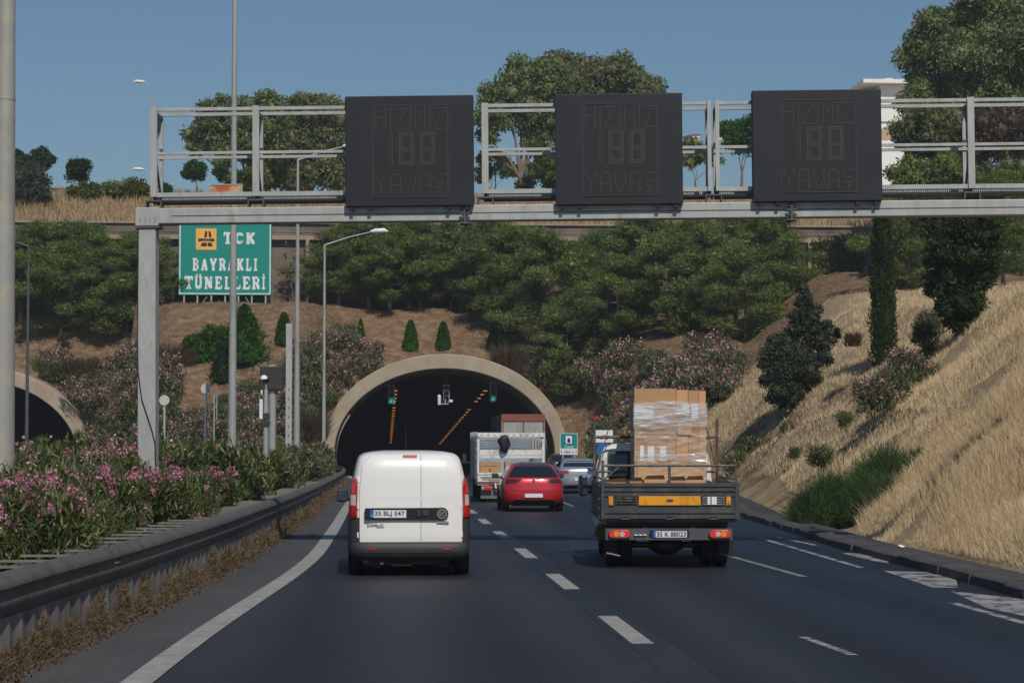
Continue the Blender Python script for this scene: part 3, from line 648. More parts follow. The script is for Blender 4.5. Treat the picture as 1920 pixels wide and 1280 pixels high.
while Y < 128:
    x = bx(Y); h = hb(Y)
    mb = MB(); mb.box(x - .60, x - .055, Y, Y + .05, h - .035, h - .012); 
    (mb.build('spacer', M['spacer'], bar)) if Y < 70 else None
    if i % 2 == 0 and Y < 90:
        mb = MB(); mb.box(x - .36, x - .26, Y, Y + .12, -.05, h - .04); mb.build('post', M['steel_dark'], bar)
    if Y < 70 and i % 4 == 1:
        mb = MB()
        for b_ in range(4): mb.tube([(x + .085, Y + .05 + b_ * .05, h - .07), (x + .102, Y + .05 + b_ * .05, h - .075)], .011, 6)
        mb.build('bolt', M['steel_dark'], bar)
    i += 1; Y += 1.0 if Y < 60 else 1.6
# low wall under the rail with shallow upright ribs
def wallmat():
    m, t, b = nodes('ribbed_wall'); b.inputs['Roughness'].default_value = .85
    n = noise(t, 2.2, 6, .7, sc3=(1, 1, .4)); r = ramp(t, [(.3, rgb('#55514b')), (.55, rgb('#7f7a73')), (.75, rgb('#9d978e'))]); t.links.new(n.outputs['Fac'], r.inputs[0]); t.links.new(r.outputs[0], b.inputs['Base Color']); return m
mb = MB(); rows = []
for Y in np.arange(8, 131, .25):
    o = .0 if int(round(Y / .25)) % 2 else -.025
    rows.append([(bx(Y) - .5, Y, hb(Y) - .385), (bx(Y) + .05 + o, Y, hb(Y) - .385), (bx(Y) + .065 + o, Y, -.05)])
mb.grid(rows); mb.build('low_wall', wallmat(), bar)
# ------------------------------------------------------------------ poles
def lamp_pole(px, pb, Y, rb, pt, rt, arm, label, m='pole', joint=None, name='street_lamp', base_z=None, cat='street lamp', droop=0):
    """arm: (px,py of lamp head) or None"""
    b = at(px, pb, Y); z0 = T(b.x, Y) - .2 if base_z is None else base_z
    tp_ = at(px if not isinstance(pt, tuple) else pt[0], pt if not isinstance(pt, tuple) else pt[1], Y); H = tp_.z
    r = thing(name, label, cat, (b.x, Y, z0)); H -= z0
    mb = MB(); k = 5 if H > 5 else 2; mb.tube([(0, 0, H * i / k) for i in range(k + 1)], [rb + (rt - rb) * i / k for i in range(k + 1)], 16); mb.build('pole', M[m], r, smooth=60)
    for jz in (joint or []):
        mb = MB(); zz = at(px, jz, Y).z - z0; rr = rb + (rt - rb) * zz / H; mb.tube([(0, 0, zz - .025), (0, 0, zz + .025)], rr + .006, 16); mb.build('collar', M['pole'], r, smooth=60)
    if arm:
        e = at(arm[0], arm[1], Y) - Vector((b.x, Y, z0)); mb = MB(); e.y = 0; mid = Vector((e.x * .5, 0, H + (e.z - H) * .55))
        mb.tube([(0, 0, H - .05), mid, e], [rt, rt * .8, rt * .6], 8); mb.build('arm', M[m], r, smooth=60)
        s = 1 if e.x > 0 else -1; mb = MB(); mb.tube([e + Vector((-.15 * s, 0, 0)), e + Vector((.1 * s, 0, .03)), e + Vector((.55 * s, 0, .05)), e + Vector((.75 * s, 0, .0))], [.05, .12, .13, .03], 10); mb.build('lamp_head', M['sign_white'], r, smooth=60)
    return r
lamp_pole(2, 900, 30, .20, (-8, -330), .10, None, 'thick pale octagonal lamp pole cut off by the left edge of the view', 'pole_worn', [185], base_z=0)
lamp_pole(435, 860, 60, .125, (427, -220), .05, (560, -250), 'tall lamp pole standing in front of the green tunnel name sign', 'pole', [626, 500], base_z=0)
lamp_pole(556, 865, 85, .14, (551, 298), .05, (650, 274), 'lamp pole right of the green name sign, arm ending behind left message sign', 'pole', [690], base_z=0)
lamp_pole(607, 850, 108, .11, (603, 458), .055, (700, 434), 'street lamp with arm pointing right beside the main tunnel mouth', 'pole', None, base_z=0)
lamp_pole(50, 815, 108, .11, (48, 460), .05, (16, 452), 'dark slim street lamp in front of the half hidden left tunnel', 'steel_dark', None, base_z=0)
lamp_pole(286, 380, 168, .07, (286, 163), .04, (268, 154), 'distant thin street lamp on the hilltop above the gantry left end', 'steel')
lamp_pole(272, 380, 166, .05, (272, 322), .03, (267, 318), 'tiny camera pole on the hilltop just left of the gantry cage', 'steel', name='camera_pole', cat='camera pole')
# short perforated post
p = at(541, 865, 75); r = thing('perforated_post', 'square grey post with a row of slots behind the speed camera', 'post', (p.x, 75, 0)); H = at(541, 607, 75).z
mb = MB(); mb.box(-.11, .11, -.1, .1, 0, H); mb.build('shaft', M['steel'], r, bevel=.015)
mb = MB()
for k in range(12): mb.box(-.012, .012, -.104, -.101, .3 + k * .32, .4 + k * .32)
mb.build('slot', M['black'], r)
# grey cabinet on a pole and the camera pole before it
p = at(510, 860, 62); r = thing('speed_camera', 'square dark grey speed camera cabinet on a round pole', 'speed camera', (p.x, 62, 0)); zc0 = at(510, 731, 62).z; zc1 = at(510, 687, 62).z
mb = MB(); mb.tube([(0, 0, 0), (0, 0, zc0 - .08)], .11, 16); mb.tube([(0, 0, zc0 - .08), (0, 0, zc0)], .13, 16); mb.build('pole', M['pole'], r, smooth=50)
mb = MB(); mb.box(-.35, .31, -.2, .2, zc0, zc1); mb.build('cabinet', M['dark'], r, bevel=.02)
mb = MB(); mb.box(-.09, .07, -.1, .1, zc1, zc1 + .04); mb.build('cap', M['steel'], r)
p = at(498, 880, 52); Hc = lambda y: at(498, y, 52).z; r = thing('traffic_camera', 'white dome camera on a short pole with boxes in front of the speed camera', 'traffic camera', (p.x, 52, 0))
mb = MB(); mb.tube([(0, 0, 0), (0, 0, Hc(800))], .065, 14); mb.tube([(0, 0, Hc(775)), (0, 0, Hc(730))], [.065, .05], 14); mb.tube([(0, 0, Hc(730)), (0, 0, Hc(718))], .02, 8); mb.build('pole', M['pole'], r, smooth=50)
mb = MB(); mb.tube([(-.03, 0, Hc(718)), (-.03, 0, Hc(714))], .06, 12); mb.tube([(0, 0, Hc(717)), (0, 0, Hc(710))], [.05, .085], 12); mb.build('camera_body', M['black'], r, smooth=50)
mb = MB(); mb.tube([(-.05, -.02, Hc(711)), (-.05, -.02, Hc(706)), (-.05, -.02, Hc(703))], [.09, .085, .03], 14); mb.build('dome', M['sign_white'], r, smooth=60)
mb = MB(); mb.box(-.09, .09, -.09, .09, Hc(786), Hc(774)); mb.box(-.1, .1, -.1, .1, Hc(798), Hc(788)); mb.build('junction_box', M['dark'], r, bevel=.01)
mb = MB(); mb.box(-.15, -.075, -.1, -.03, Hc(785), Hc(748)); mb.box(-.12, -.08, -.1, -.03, Hc(738), Hc(731)); mb.build('white_box', M['sign_white'], r)
# two round white discs
def disc(px, py, rpx, Y, label, cat='round sign', frame=False):
    p = at(px, py, Y); s = F / Y; r = thing('round_sign', label, cat, (p.x, Y, p.z)); rad = rpx / s
    mb = MB(); mb.tube([(0, 0, 0), (0, .02, 0)], rad, 32); mb.build('disc', M['disc_white'], r)
    mb = MB(); mb.tube([(0, .05, -p.z), (0, .05, rad * .8)], .035, 10); mb.build('post', M['steel'], r, smooth=60)
disc(308, 750, 9.5, 60, 'blank round white sign just right of the gantry left post')
disc(386, 728, 9.5, 66, 'blank round white sign left of the tall lamp pole')
p = at(400, 820, 66); r = thing('frame_post', 'thin steel post with a small open ladder frame near the round sign', 'post', (p.x, 66, 0)); h = lambda y: at(400, y, 66).z
mb = MB(); mb.tube([(0.02, 0, 0), (.02, 0, h(738))], .022, 8); mb.tube([(.1, 0, h(785)), (.1, 0, h(736))], .015, 8); mb.tube([(-.12, 0, h(768)), (-.12, 0, h(742))], .012, 8)
for y in (742, 768): mb.tube([(-.12, 0, h(y)), (.02, 0, h(y))], .012, 8)
mb.build('frame', M['steel'], r, smooth=60)
# ------------------------------------------------------------------ signs on the ground
YS = 148.6; sA, sB = at(334, 553, YS), at(509, 553, YS); zt_, zb_ = at(420, 414, YS).z, sA.z
sg = thing('name_sign', 'big green sign reading TCK BAYRAKLI TÜNELLERİ above the shrubs', 'road sign', ((sA.x + sB.x) / 2, YS, zb_)); w = sB.x - sA.x; h = zt_ - zb_
mb = MB(); mb.box(-w / 2, w / 2, 0, .08, 0, h); mb.build('board', M['sign_green'], sg, bevel=.02)
mb = MB(); e = .075; k = .07
mb.box(-w / 2 + k, w / 2 - k, -.012, -.004, k, k + e); mb.box(-w / 2 + k, w / 2 - k, -.012, -.004, h - k - e, h - k)
mb.box(-w / 2 + k, -w / 2 + k + e, -.012, -.004, k + e, h - k - e); mb.box(w / 2 - k - e, w / 2 - k, -.012, -.004, k + e, h - k - e); mb.build('border', M['sign_white'], sg)
sx = lambda px: (px - 421.5) / 175 * w; sz = lambda py: (553 - py) / (553 - 414) * h
mb = MB(); mb.box(sx(366.5), sx(405), -.02, -.004, sz(468.5), sz(428.5)); mb.build('emblem_ground', M['sign_orange'], sg)
mb = MB(); E = lambda l: [(sx(a), sz(b)) for a, b in l]
for q in ([(384, 434), (388, 434), (387, 445), (382, 445)][::1], [(390, 434), (394, 434), (396, 445), (391, 445)], [(378, 455), (387, 455), (387, 462), (375, 462)], [(388.5, 455), (396, 455), (398, 462), (388.5, 462)], [(371, 447.5), (401, 447.5), (401, 453), (395, 453), (395, 452), (376, 452), (376, 453), (371, 453)]):
    mb.prism(E(q)[::-1], -.032, -.021)
mb.build('emblem', M['ink'], sg)
lettering('T C K', sx(380), sx(392), sz(450.7), sz(448.3), -.034, M['sign_orange'], sg)
wl_ = lambda xs_: [(sx(330 + a / 7.53), sx(330 + b / 7.53)) for a, b in xs_]
slab('TCK', wl_([(668, 780), (835, 945), (985, 1108)]), sz(457), sz(436), -.005, M['sign_white'], sg)
slab('BAYRAKLI', wl_([(232, 318), (352, 443), (475, 572), (605, 695), (730, 820), (857, 948), (985, 1057), (1090, 1150)]), sz(507), sz(484.5), -.005, M['sign_white'], sg)
slab('TÜNELLERİ', wl_([(120, 235), (262, 368), (402, 512), (550, 648), (685, 770), (815, 907), (940, 1045), (1072, 1180), (1208, 1262)]), sz(541.5), sz(518.5), -.005, M['sign_white'], sg)
for px in (345, 370, 396, 422, 447, 472, 498):
    x = sx(px); mb = MB(); mb.box(x - .05, x + .05, .05, .15, -1.3, .2); mb.build('leg', M['steel'], sg)
mb = MB(); mb.bar((sx(372), .1, -.9), (sx(388), .1, -.1), .04, .04); mb.bar((sx(460), .1, -.1), (sx(473), .1, -.9), .04, .04); mb.box(sx(372), sx(398), .06, .12, -1.0, -.94); mb.build('brace', M['steel'], sg)
# dark structure behind the sign's legs
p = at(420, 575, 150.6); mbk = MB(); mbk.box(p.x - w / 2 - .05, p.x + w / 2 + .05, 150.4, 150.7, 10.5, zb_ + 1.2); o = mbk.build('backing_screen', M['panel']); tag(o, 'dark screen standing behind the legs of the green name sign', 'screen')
# tunnel distance sign
def post_sign(px0, px1, py0, py1, Y): 
    a, b = at(px0, py1, Y), at(px1, py0, Y); return (a.x + b.x) / 2, a.z, b.x - a.x, b.z - a.z
x, z, w, h = post_sign(1050, 1083, 812, 852, 112); sg = thing('tunnel_length_sign', 'green and white roadside sign reading Tünel 1865 m right of the tunnel mouth', 'road sign', (x, 112, z)); hw = h * .27
mb = MB(); mb.box(-w / 2, w / 2, 0, .03, hw, h); mb.build('green_board', M['sign_green'], sg)
mb = MB(); mb.box(-w / 2, w / 2, 0, .03, 0, hw - .01); mb.build('lower_board', M['sign_white'], sg)
mb = MB(); t = .025
for b_ in ((-w / 2, w / 2, hw, hw + t), (-w / 2, w / 2, h - t, h), (-w / 2, -w / 2 + t, hw + t, h - t), (w / 2 - t, w / 2, hw + t, h - t)): mb.box(b_[0], b_[1], -.01, -.002, b_[2], b_[3])
mb.build('border', M['sign_white'], sg)
mb = MB(); mb.box(-.24, .24, -.010, -.002, hw + .22, h - .07); mb.build('pictogram_ground', M['blue'], sg)
mb = MB(); mb.box(-.17, .17, -.016, -.011, hw + .28, h - .13); mb.build('pictogram_field', M['sign_white'], sg)
mb = MB(); mb.prism([(-.08, hw + .33), (.08, hw + .33), (.08, hw + .48), (.05, hw + .55), (0, hw + .57), (-.05, hw + .55), (-.08, hw + .48)], -.022, -.017); mb.build('pictogram', M['ink'], sg)
lettering('Tünel', -.24, .24, hw + .04, hw + .19, -.006, M['sign_white'], sg); lettering('1865 m', -.25, .27, .07, hw - .08, -.004, M['ink'], sg)
mb = MB()
for s in (-1, 1): c = s * (w / 2 - .08); mb.prism([(c - .012, .05), (c + .012, .05), (c + .012, .15), (c + .04, .15), (c, .23), (c - .04, .15), (c - .012, .15)], -.008, -.001)
mb.build('arrow', M['ink'], sg)
for s in (-1, 1):
    mb = MB(); mb.box(s * w * .33 - .03, s * w * .33 + .03, .031, .09, -z - .05, h * .8); mb.build('post', M['steel'], sg)
def car_glyph(cx, cz, s):
    return [(cx + a * s, cz + b * s) for a, b in ((-1, -.25), (-.95, .05), (-.55, .12), (-.3, .42), (.25, .42), (.5, .12), (.95, .05), (1.15, .2), (1.2, .05), (1, -.1), (1, -.25), (.75, -.25), (.65, -.42), (.45, -.42), (.35, -.25), (-.35, -.25), (-.45, -.42), (-.65, -.42), (-.75, -.25))]
x, z, w, h = post_sign(595, 622, 840, 862, 118); sg = thing('tow_sign', 'small white sign with a black tow car pictogram over yellow and black stripes', 'road sign', (x, 118, z))
mb = MB(); mb.box(-w / 2, w / 2, 0, .03, 0, h); mb.build('board', M['sign_white'], sg); mb = MB(); mb.prism(car_glyph(-.02, h * .5, .24), -.012, -.002); mb.build('pictogram', M['ink'], sg)
mb = MB(); mb.box(-w / 2, w / 2, .0, .03, -.85, -.02); mb.build('stripe_board', M['ink'], sg); mb = MB()
for k in range(-1, 4):
    a = -w / 2 + k * .34; pl = [(a, -.02), (a + .17, -.02), (a + .17 + .4, -.85), (a + .4, -.85)]; pl = [(min(w / 2, max(-w / 2, u)), v) for u, v in pl]; mb.prism(pl[::-1], -.012, -.002)
mb.build('stripe', mat('stripe_yellow', (.8, .42, .02, 1), .5), sg); mb = MB(); mb.box(-.03, .03, .031, .09, -z, h); mb.build('post', M['steel'], sg)
x, z, w, h = post_sign(1117, 1149, 806, 829, 84); sg = thing('car_sign', 'white rectangular sign with a car pictogram above a blue disc behind the loaded truck', 'road sign', (x, 84, z))
mb = MB(); mb.box(-w / 2, w / 2, 0, .03, 0, h); mb.build('board', M['sign_white'], sg); mb = MB(); mb.prism(car_glyph(0, h * .42, .2), -.012, -.002); mb.build('pictogram', M['ink'], sg)
mb = MB(); mb.tube([(-.02, -.01, -.32), (-.02, .02, -.32)], .30, 32); mb.build('disc', M['blue'], sg); mb = MB(); mb.tube([(0, .06, -z), (0, .06, h)], .035, 10); mb.build('post', M['steel'], sg)
lettering('↑', -.09, .05, -.48, -.16, -.012, M['sign_white'], sg, name='arrow') if False else None
# ------------------------------------------------------------------ retaining wall, hilltop rails, building
def long_wall():
    root = thing('retaining_wall', 'long weathered brown concrete retaining wall across the hillside behind the pines', 'wall', (0, 152, 0))
    mb = MB(); rw = []
    for x in np.arange(-46, 47, 1.0):
        o = mnoise.noise(Vector((x * .3, 2, 2))) * .35; rw.append([(x, -.15 + o * .3, 10.6), (x, -.2 + o * .5 + .3 * mnoise.noise(Vector((x, 5, 1))), 13), (x, .0 + o * .4, 15.4), (x, .05, 16.55), (x, .05, 17.6), (x, .5, 17.6)])
    mb.grid([r_[::-1] for r_ in rw]); mb.build('wall_face', M['wall'], root, smooth=40)
    mb = MB(); mb.box(-46, 46, -.45, .1, 16.45, 16.75); mb.build('ledge', M['wall_cap'], root)
    mb = MB(); mb.box(-46, 46, -.12, .52, 17.6, 17.72); mb.build('coping', M['wall_cap'], root)
    mb = MB(); mb.tube([(-46, -.3, 17.0), (46, -.3, 17.0)], .045, 8)
    for k in range(31): mb.tube([(-45 + k * 3, -.3, 16.7), (-45 + k * 3, -.3, 17.0)], .03, 6)
    mb.build('pipe', M['steel_dark'], root)
    mb = MB()
    for x in np.arange(-45.5, 46, 4.0): mb.box(x - .12, x + .12, -.62, .0, 10.6, 16.44)
    mb.build('buttress', M['wall_cap'], root)
long_wall()
def hill_rail(px0, px1, py, Y, label):
    a, b = at(px0, py, Y), at(px1, py, Y); r = thing('hilltop_rail', label, 'guard rail', (a.x, Y, a.z)); L = b.x - a.x
    mb = MB(); mb.box(0, L, -.03, .03, -.18, .12); mb.build('beam', M['steel_dark'], r)
    for k in range(int(L / 2) + 1):
        mb = MB(); mb.box(k * 2 + .2, k * 2 + .3, .035, .12, -1.0, .1); mb.build('post', M['steel_dark'], r)
hill_rail(88, 142, 355, 168, 'short dark guard rail on the hilltop at far left between the round trees')
bl = at(1625, 300, 240); br_ = at(1694, 300, 240); Wd = br_.x - bl.x
bd = thing('white_building', 'white flat roofed building on the hilltop behind the right message sign', 'building', (bl.x, 240, 20)); Z = lambda y: at(1650, y, 240).z - 20
M['bwall'] = mat('building_render', (.82, .82, .80, 1), .8, 0, .03, 1); M['bbase'] = mat('building_base', '#b9a184', .8, 0, .06)
mb = MB(); mb.box(1.7, Wd, 0, 9, Z(228), Z(160)); mb.box(0, 1.69, 2.2, 9, Z(228), Z(165)); mb.box(0, Wd + 2, .2, 9, 0, Z(229)); mb.build('wall', M['bwall'], bd)
mb = MB(); mb.box(-.6, Wd + 1, -1.3, 9.5, Z(159), Z(152)); mb.box(1.2, Wd + .2, 1, 6, Z(151), Z(146)); mb.build('roof', M['bwall'], bd)
mb = MB(); mb.tube([(Wd - 1, 3, Z(146)), (Wd - 1, 3, Z(140))], .7, 12); mb.build('water_tank', M['sign_white'], bd)
for k, yy in enumerate((175, 200)):
    f = MB(); f.box(.35, 1.35, 2.12, 2.19, Z(yy + 8), Z(yy - 6)); fo = f.build('window', M['steel_dark'], bd); f = MB(); f.box(.42, 1.28, 2.09, 2.115, Z(yy + 7), Z(yy - 5)); f.build('pane', M['glass'], fo)
    mb = MB(); mb.box(-.5, 1.6, .6, 2.19, Z(yy + 12), Z(yy + 10)); mb.box(-.5, -.4, .6, 2.19, Z(yy + 9.9), Z(yy + 5)); mb.build('balcony', M['bwall'], bd)
mb = MB(); mb.box(.2, Wd + 1.6, .16, .195, Z(262), Z(240)); mb.build('ochre_band', M['bbase'], bd)
mb = MB(); mb.box(Wd - 1, Wd - .2, .12, .155, Z(280), Z(265)); mb.build('window', M['glass'], bd)
for (px, py, Y, ww, hh, lab) in ((1305, 254, 420, 1.5, .7, 'tiny white house far off between the middle and right message signs'), (1352, 246, 430, .8, .9, 'tiny white rooftop far off beside the cage gap of the gantry')):
    p = at(px, py, Y); r = thing('far_house', lab, 'house', (p.x, Y, p.z - hh)); mb = MB(); mb.box(-ww / 2, ww / 2, 0, 4, -.8, hh); mb.build('wall', M['bwall'], r)
    mb = MB(); mb.box(-ww / 2 - .2, ww / 2 + .2, -.2, 4.2, hh, hh + .25); mb.build('roof', M['brick_red'], r); mb = MB(); mb.box(-.4, .4, -.03, -.005, hh - 1.2, hh - .4); mb.build('window', M['glass'], r)
p = at(929, 285, 175); r = thing('hilltop_billboard', 'small green and white board on the hilltop between the left and middle signs', 'road sign', (p.x, 175, p.z)); mb = MB(); mb.box(-.55, .55, 0, .06, -.38, .1); mb.build('green_board', M['sign_green'], r)
mb = MB(); mb.box(-.6, .6, 0, .06, .101, .3); mb.build('top_board', M['sign_white'], r); mb = MB(); mb.tube([(0, .1, -4), (0, .1, .2)], .05, 8); mb.build('post', M['steel'], r)
# ------------------------------------------------------------------ vehicles
class Body:
    """stack of plan outlines: half width, rear and front y as functions of height; corners rounded"""
    def __init__(s, zs, hw, yr, yf, cr=.3, cf=.5, n=3.2, nr=16):
        s.zs, s.hw, s.yr, s.yf, s.cr, s.cf, s.n, s.nr = zs, hw, yr, yf, cr, cf, n, nr
    def g(s, z): return lerp(z, s.zs, s.hw), lerp(z, s.zs, s.yr), lerp(z, s.zs, s.yf)
    def rear(s, x, z, e=0):
        hw, yr, yf = s.g(z); q = min(1, abs(x) / hw); c = s.cr(z) if callable(s.cr) else s.cr
        y = yr + c * (1 - (1 - q ** s.n) ** (1 / s.n))
        return Vector((x * (1 + (e / hw if q > .8 else 0)), y - e, z))
    def front(s, x, z):
        hw, yr, yf = s.g(z); q = min(1, abs(x) / hw); return Vector((x, yf - s.cf * (1 - (1 - q ** s.n) ** (1 / s.n)), z))
    def mesh(s, dense=None):
        mb = MB(); zs = dense or s.zs; rows = []; ts = [math.sin(math.pi / 2 * (-1 + 2 * i / s.nr)) for i in range(s.nr + 1)]
        for z in zs:
            hw = s.g(z)[0]; a = [s.rear(t * hw, z) for t in ts]; b = [s.front(t * hw, z) for t in ts[::-1]]
            rows.append(a + b + [a[0]])
        mb.grid(rows); n = len(ts)
        top = rows[-1]; base = (len(rows) - 1) * (2 * n + 1)
        mb.f += [(base + i, base + i + 1, base + 2 * n - 2 - i, base + 2 * n - 1 - i) for i in range(n - 1)]; mb.m += [0] * (n - 1)
        mb.f += [(i + 1, i, 2 * n - 1 - i, 2 * n - 2 - i) for i in range(n - 1)]; mb.m += [0] * (n - 1)
        return mb
    def patch(s, rows, e=.004, nc=8, mb=None):
        """rows (z,x0,x1) bottom to top on the rear face"""
        mb = mb or MB(); R_ = []
        for z, x0, x1 in rows:
            hw = s.g(z)[0]; x0, x1 = max(-hw, x0), min(hw, x1); R_.append([s.rear(x0 + (x1 - x0) * i / nc, z, e) for i in range(nc + 1)])
        mb.grid(R_); return mb
    def side(s, pts, e, sgn, mb=None):
        """quad strip rows [(z,y0,y1)] on the flank"""
        mb = mb or MB(); rows = [[(sgn * (s.g(z)[0] + e), y0, z), (sgn * (s.g(z)[0] + e), y1, z)] for z, y0, y1 in pts]
        if sgn < 0: rows = [r[::-1] for r in rows]
        mb.grid(rows); return mb
def frange(a, b, n): return [a + (b - a) * i / n for i in range(n + 1)]
def wheel(parent, x, y, r, w, rim='steel', dual=False):
    prof = [(r * .6, -w / 2), (r * .9, -w / 2), (r * .985, -w * .4), (r, -w * .25), (r * .985, -w * .22), (r, -w * .19), (r, -w * .03), (r * .982, 0), (r, w * .03), (r, w * .19), (r * .985, w * .22), (r, w * .25), (r * .985, w * .4), (r * .9, w / 2), (r * .6, w / 2)]
    mb = MB(); n = 32; mb.grid([[(px, pr * math.cos(2 * math.pi * k / n), pr * math.sin(2 * math.pi * k / n)) for pr, px in prof] for k in range(n + 1)])
    o = mb.build('wheel', M['rubber'], parent, smooth=40, loc=(x, y, r)); s = 1 if x > 0 else -1
    mb = MB(); mb.tube([(-w * .3, 0, 0), (w * .3, 0, 0)], r * .62, 24); mb.tube([(s * w * .3, 0, 0), (s * w * .42, 0, 0)], [r * .3, r * .2], 12)
    for k in range(5):
        a = 2 * math.pi * k / 5; mb.bar((s * w * .34, 0, 0), (s * w * .34, r * .6 * math.cos(a), r * .6 * math.sin(a)), r * .16, .03)
    mb.build('rim', M[rim], o, smooth=40)
def mirror(parent, x, y, z, w, h, s, m='dark'):
    mb = MB(); mb.box(x - w / 2, x + w / 2, y, y + .12, z - h / 2, z + h / 2); o = mb.build('mirror', M[m], parent, bevel=.035)
    mb = MB(); mb.box(x - w / 2 + .02, x + w / 2 - .02, y - .006, y - .001, z - h / 2 + .025, z + h / 2 - .025); mb.build('mirror_glass', M['glass_blue'], o)
    mb = MB(); mb.bar((x, y + .08, z - h * .3), (x - s * (w / 2 + .12), y + .15, z - h * .35), .05, .06); mb.build('mirror_arm', M['dark'], parent)
M['glass_blue'] = mat('mirror_glass', (.05, .08, .12, 1), .08, .4, .1)
# ---- white van
p = gnd(769, 1081); van = thing('white_van', 'white panel van with twin rear doors driving in the left lane', 'van', (p.x, p.y + .03, 0)); van.rotation_euler.z = R(1.2)
zs = [.30, .42, .60, .85, 1.1, 1.3, 1.5, 1.65, 1.74, 1.80, 1.84, 1.865, 1.88]
hw = [.86, .90, .905, .90, .885, .862, .832, .80, .775, .74, .675, .55, .36]
yr = [.10, .07, .06, .07, .085, .10, .12, .15, .19, .24, .32, .45, .65]
yf = [4.30, 4.36, 4.38, 4.34, 3.95, 3.6, 3.3, 3.1, 2.95, 2.85, 2.75, 2.6, 2.4]
B = Body(zs, hw, yr, yf, cr=lambda z: .30 if z < 1.6 else .34, cf=.5, n=4)
B.mesh().build('body', M['white'], van, smooth=50)
mb = MB(); bz = [.25, .30, .40, .47, .475]; Bb = Body([.24, .30, .38, .44, .50, .52], [.84, .885, .905, .905, .90, .895], [.10, .03, .0, .0, .03, .06], [4.3, 4.38, 4.42, 4.42, 4.4, 4.36], cr=.30, n=4)
Bb.mesh().build('bumper', M['dark'], van, smooth=45)
for s in (-1, 1):                                               # grey corners rising beside the doors
    x0, x1 = (.775, 2) if s > 0 else (-2, -.745)
    mb = B.patch([(z, (x0 if s > 0 else x0), (x1 if s > 0 else x1 + (.0 if z < .8 else -.0))) for z in frange(.5, .88, 6)], .016, 8); mb.build('corner_bumper', M['dark'], van, smooth=50)
mb = Bb.patch([(.365, -.72, .72), (.385, -.72, .72)], .008, 10); mb.build('bumper_step', M['steel_dark'], van, smooth=40)
for s in (-1, 1): mb = Bb.patch([(.40, s * .56 - .07, s * .56 + .07), (.425, s * .56 - .07, s * .56 + .07)], .010, 3); mb.build('reflector', M['lens_red'], van)
def dl(z): return -.745 + .028 * max(0, (.56 - z) / .08) ** 2 + (.05 * max(0, (z - 1.3) / .5) if z > 1.3 else 0) + (.10 * sm(1.66, 1.8, z))
def dr(z): return .78 - .028 * max(0, (.56 - z) / .08) ** 2 - (.05 * max(0, (z - 1.3) / .5) if z > 1.3 else 0) - (.10 * sm(1.66, 1.8, z))
zz = [.485, .50, .53, .56, .60, .62, .72, .85, 1.0, 1.1, 1.2, 1.3, 1.4, 1.5, 1.58, 1.65, 1.70, 1.74, 1.77, 1.80, 1.82]
B.patch([(z, dl(z) - .008, dr(z) + .008) for z in zz], .004, 28).build('door_seal', M['seal'], van, smooth=60)
for nm, f0, f1 in (('rear_door', dl, lambda z: .1605), ('rear_door', lambda z: .1675, dr)):
    B.patch([(z, f0(z), f1(z)) for z in zz], .0085, 28).build(nm, M['white'], van, smooth=60)
B.patch([(1.17, -.66, .70), (1.185, -.66, .70), (1.20, -.66, .70)], .0105, 10).build('door_crease', M['white'], van, smooth=80)
for s in (-1, 1):
    def lx0(z): return (.775 if s > 0 else .745) + .03 * sm(1.0, 1.5, z) * 0
    rw = [(z, s * .995, s * .775) if s < 0 else (z, .785, .995) for z in frange(.87, 1.46, 10)]
    rw = [(z, a + (.02 * sm(1.35, 1.46, z) if s > 0 else 0), b - (.02 * sm(1.35, 1.46, z) if s < 0 else 0)) for z, a, b in rw]
    o = B.patch(rw, .026, 8).build('tail_light', M['lens_red'], van, smooth=60); sol = o.modifiers.new('s', 'SOLIDIFY'); sol.thickness = .03; sol.offset = -1
    B.patch([(z, *((-.86, -.785) if s < 0 else (.80, .86))) for z in frange(1.06, 1.22, 3)], .031, 3).build('reversing_lens', M['lens_clear'], o, smooth=60)
    B.patch([(z, *((-.87, -.79) if s < 0 else (.805, .875))) for z in frange(1.24, 1.40, 3)], .031, 3).build('brake_lens', M['lens_bright'], o, smooth=60)
B.patch([(1.775, -.10, .10), (1.80, -.11, .11), (1.815, -.10, .10)], .02, 6).build('high_brake_light', mat('lens_pale', (.62, .16, .14, 1), .2, coat=1), van)
# dark strip with plate, latch and round badge
mb = MB(); cx, cz, rr = .475, .935, .098
pts = [(-.665, cz - .088), (-.68, cz - .07), (-.68, cz + .07), (-.665, cz + .088)] + [(cx + rr * math.cos(a), cz + rr * math.sin(a)) for a in [R(d) for d in range(110, -111, -20)]]
mb.prism(pts, .02, .065); so = mb.build('number_strip', M['black'], van, bevel=.004)
mb = MB(); mb.box(-.60, -.06, .012, .0195, cz - .055, cz + .058); pl = mb.build('number_plate', M['plate'], van)
mb = MB(); mb.box(-.60, -.545, .008, .0115, cz - .055, cz + .058); mb.build('plate_band', M['blue'], pl)
lettering('35 BLJ 547', -.53, -.085, cz - .042, cz + .042, .011, M['ink'], pl, bold=.01); lettering('TR', -.587, -.56, cz - .04, cz - .01, .0075, M['plate'], pl)
mb = MB(); mb.box(.10, .155, -.002, .0195, cz - .05, cz + .05); mb.box(.18, .28, .0, .0195, cz - .035, cz + .045); mb.build('door_handle', M['dark'], van, bevel=.01)
mb = MB(); n = 36
for r0, r1, y0 in ((.058, .072, .012),): mb.grid([[(cx + q * math.cos(2 * math.pi * k / n), y0, cz + q * math.sin(2 * math.pi * k / n)) for q in (r0, r1)] for k in range(n + 1)])
bdg = mb.build('badge', M['chrome'], van); mb = MB(); mb.tube([(cx, .012, cz), (cx, .0195, cz)], .056, 28); mb.build('badge_field', mat('badge_maroon', (.06, .015, .02, 1), .3, coat=1), bdg)
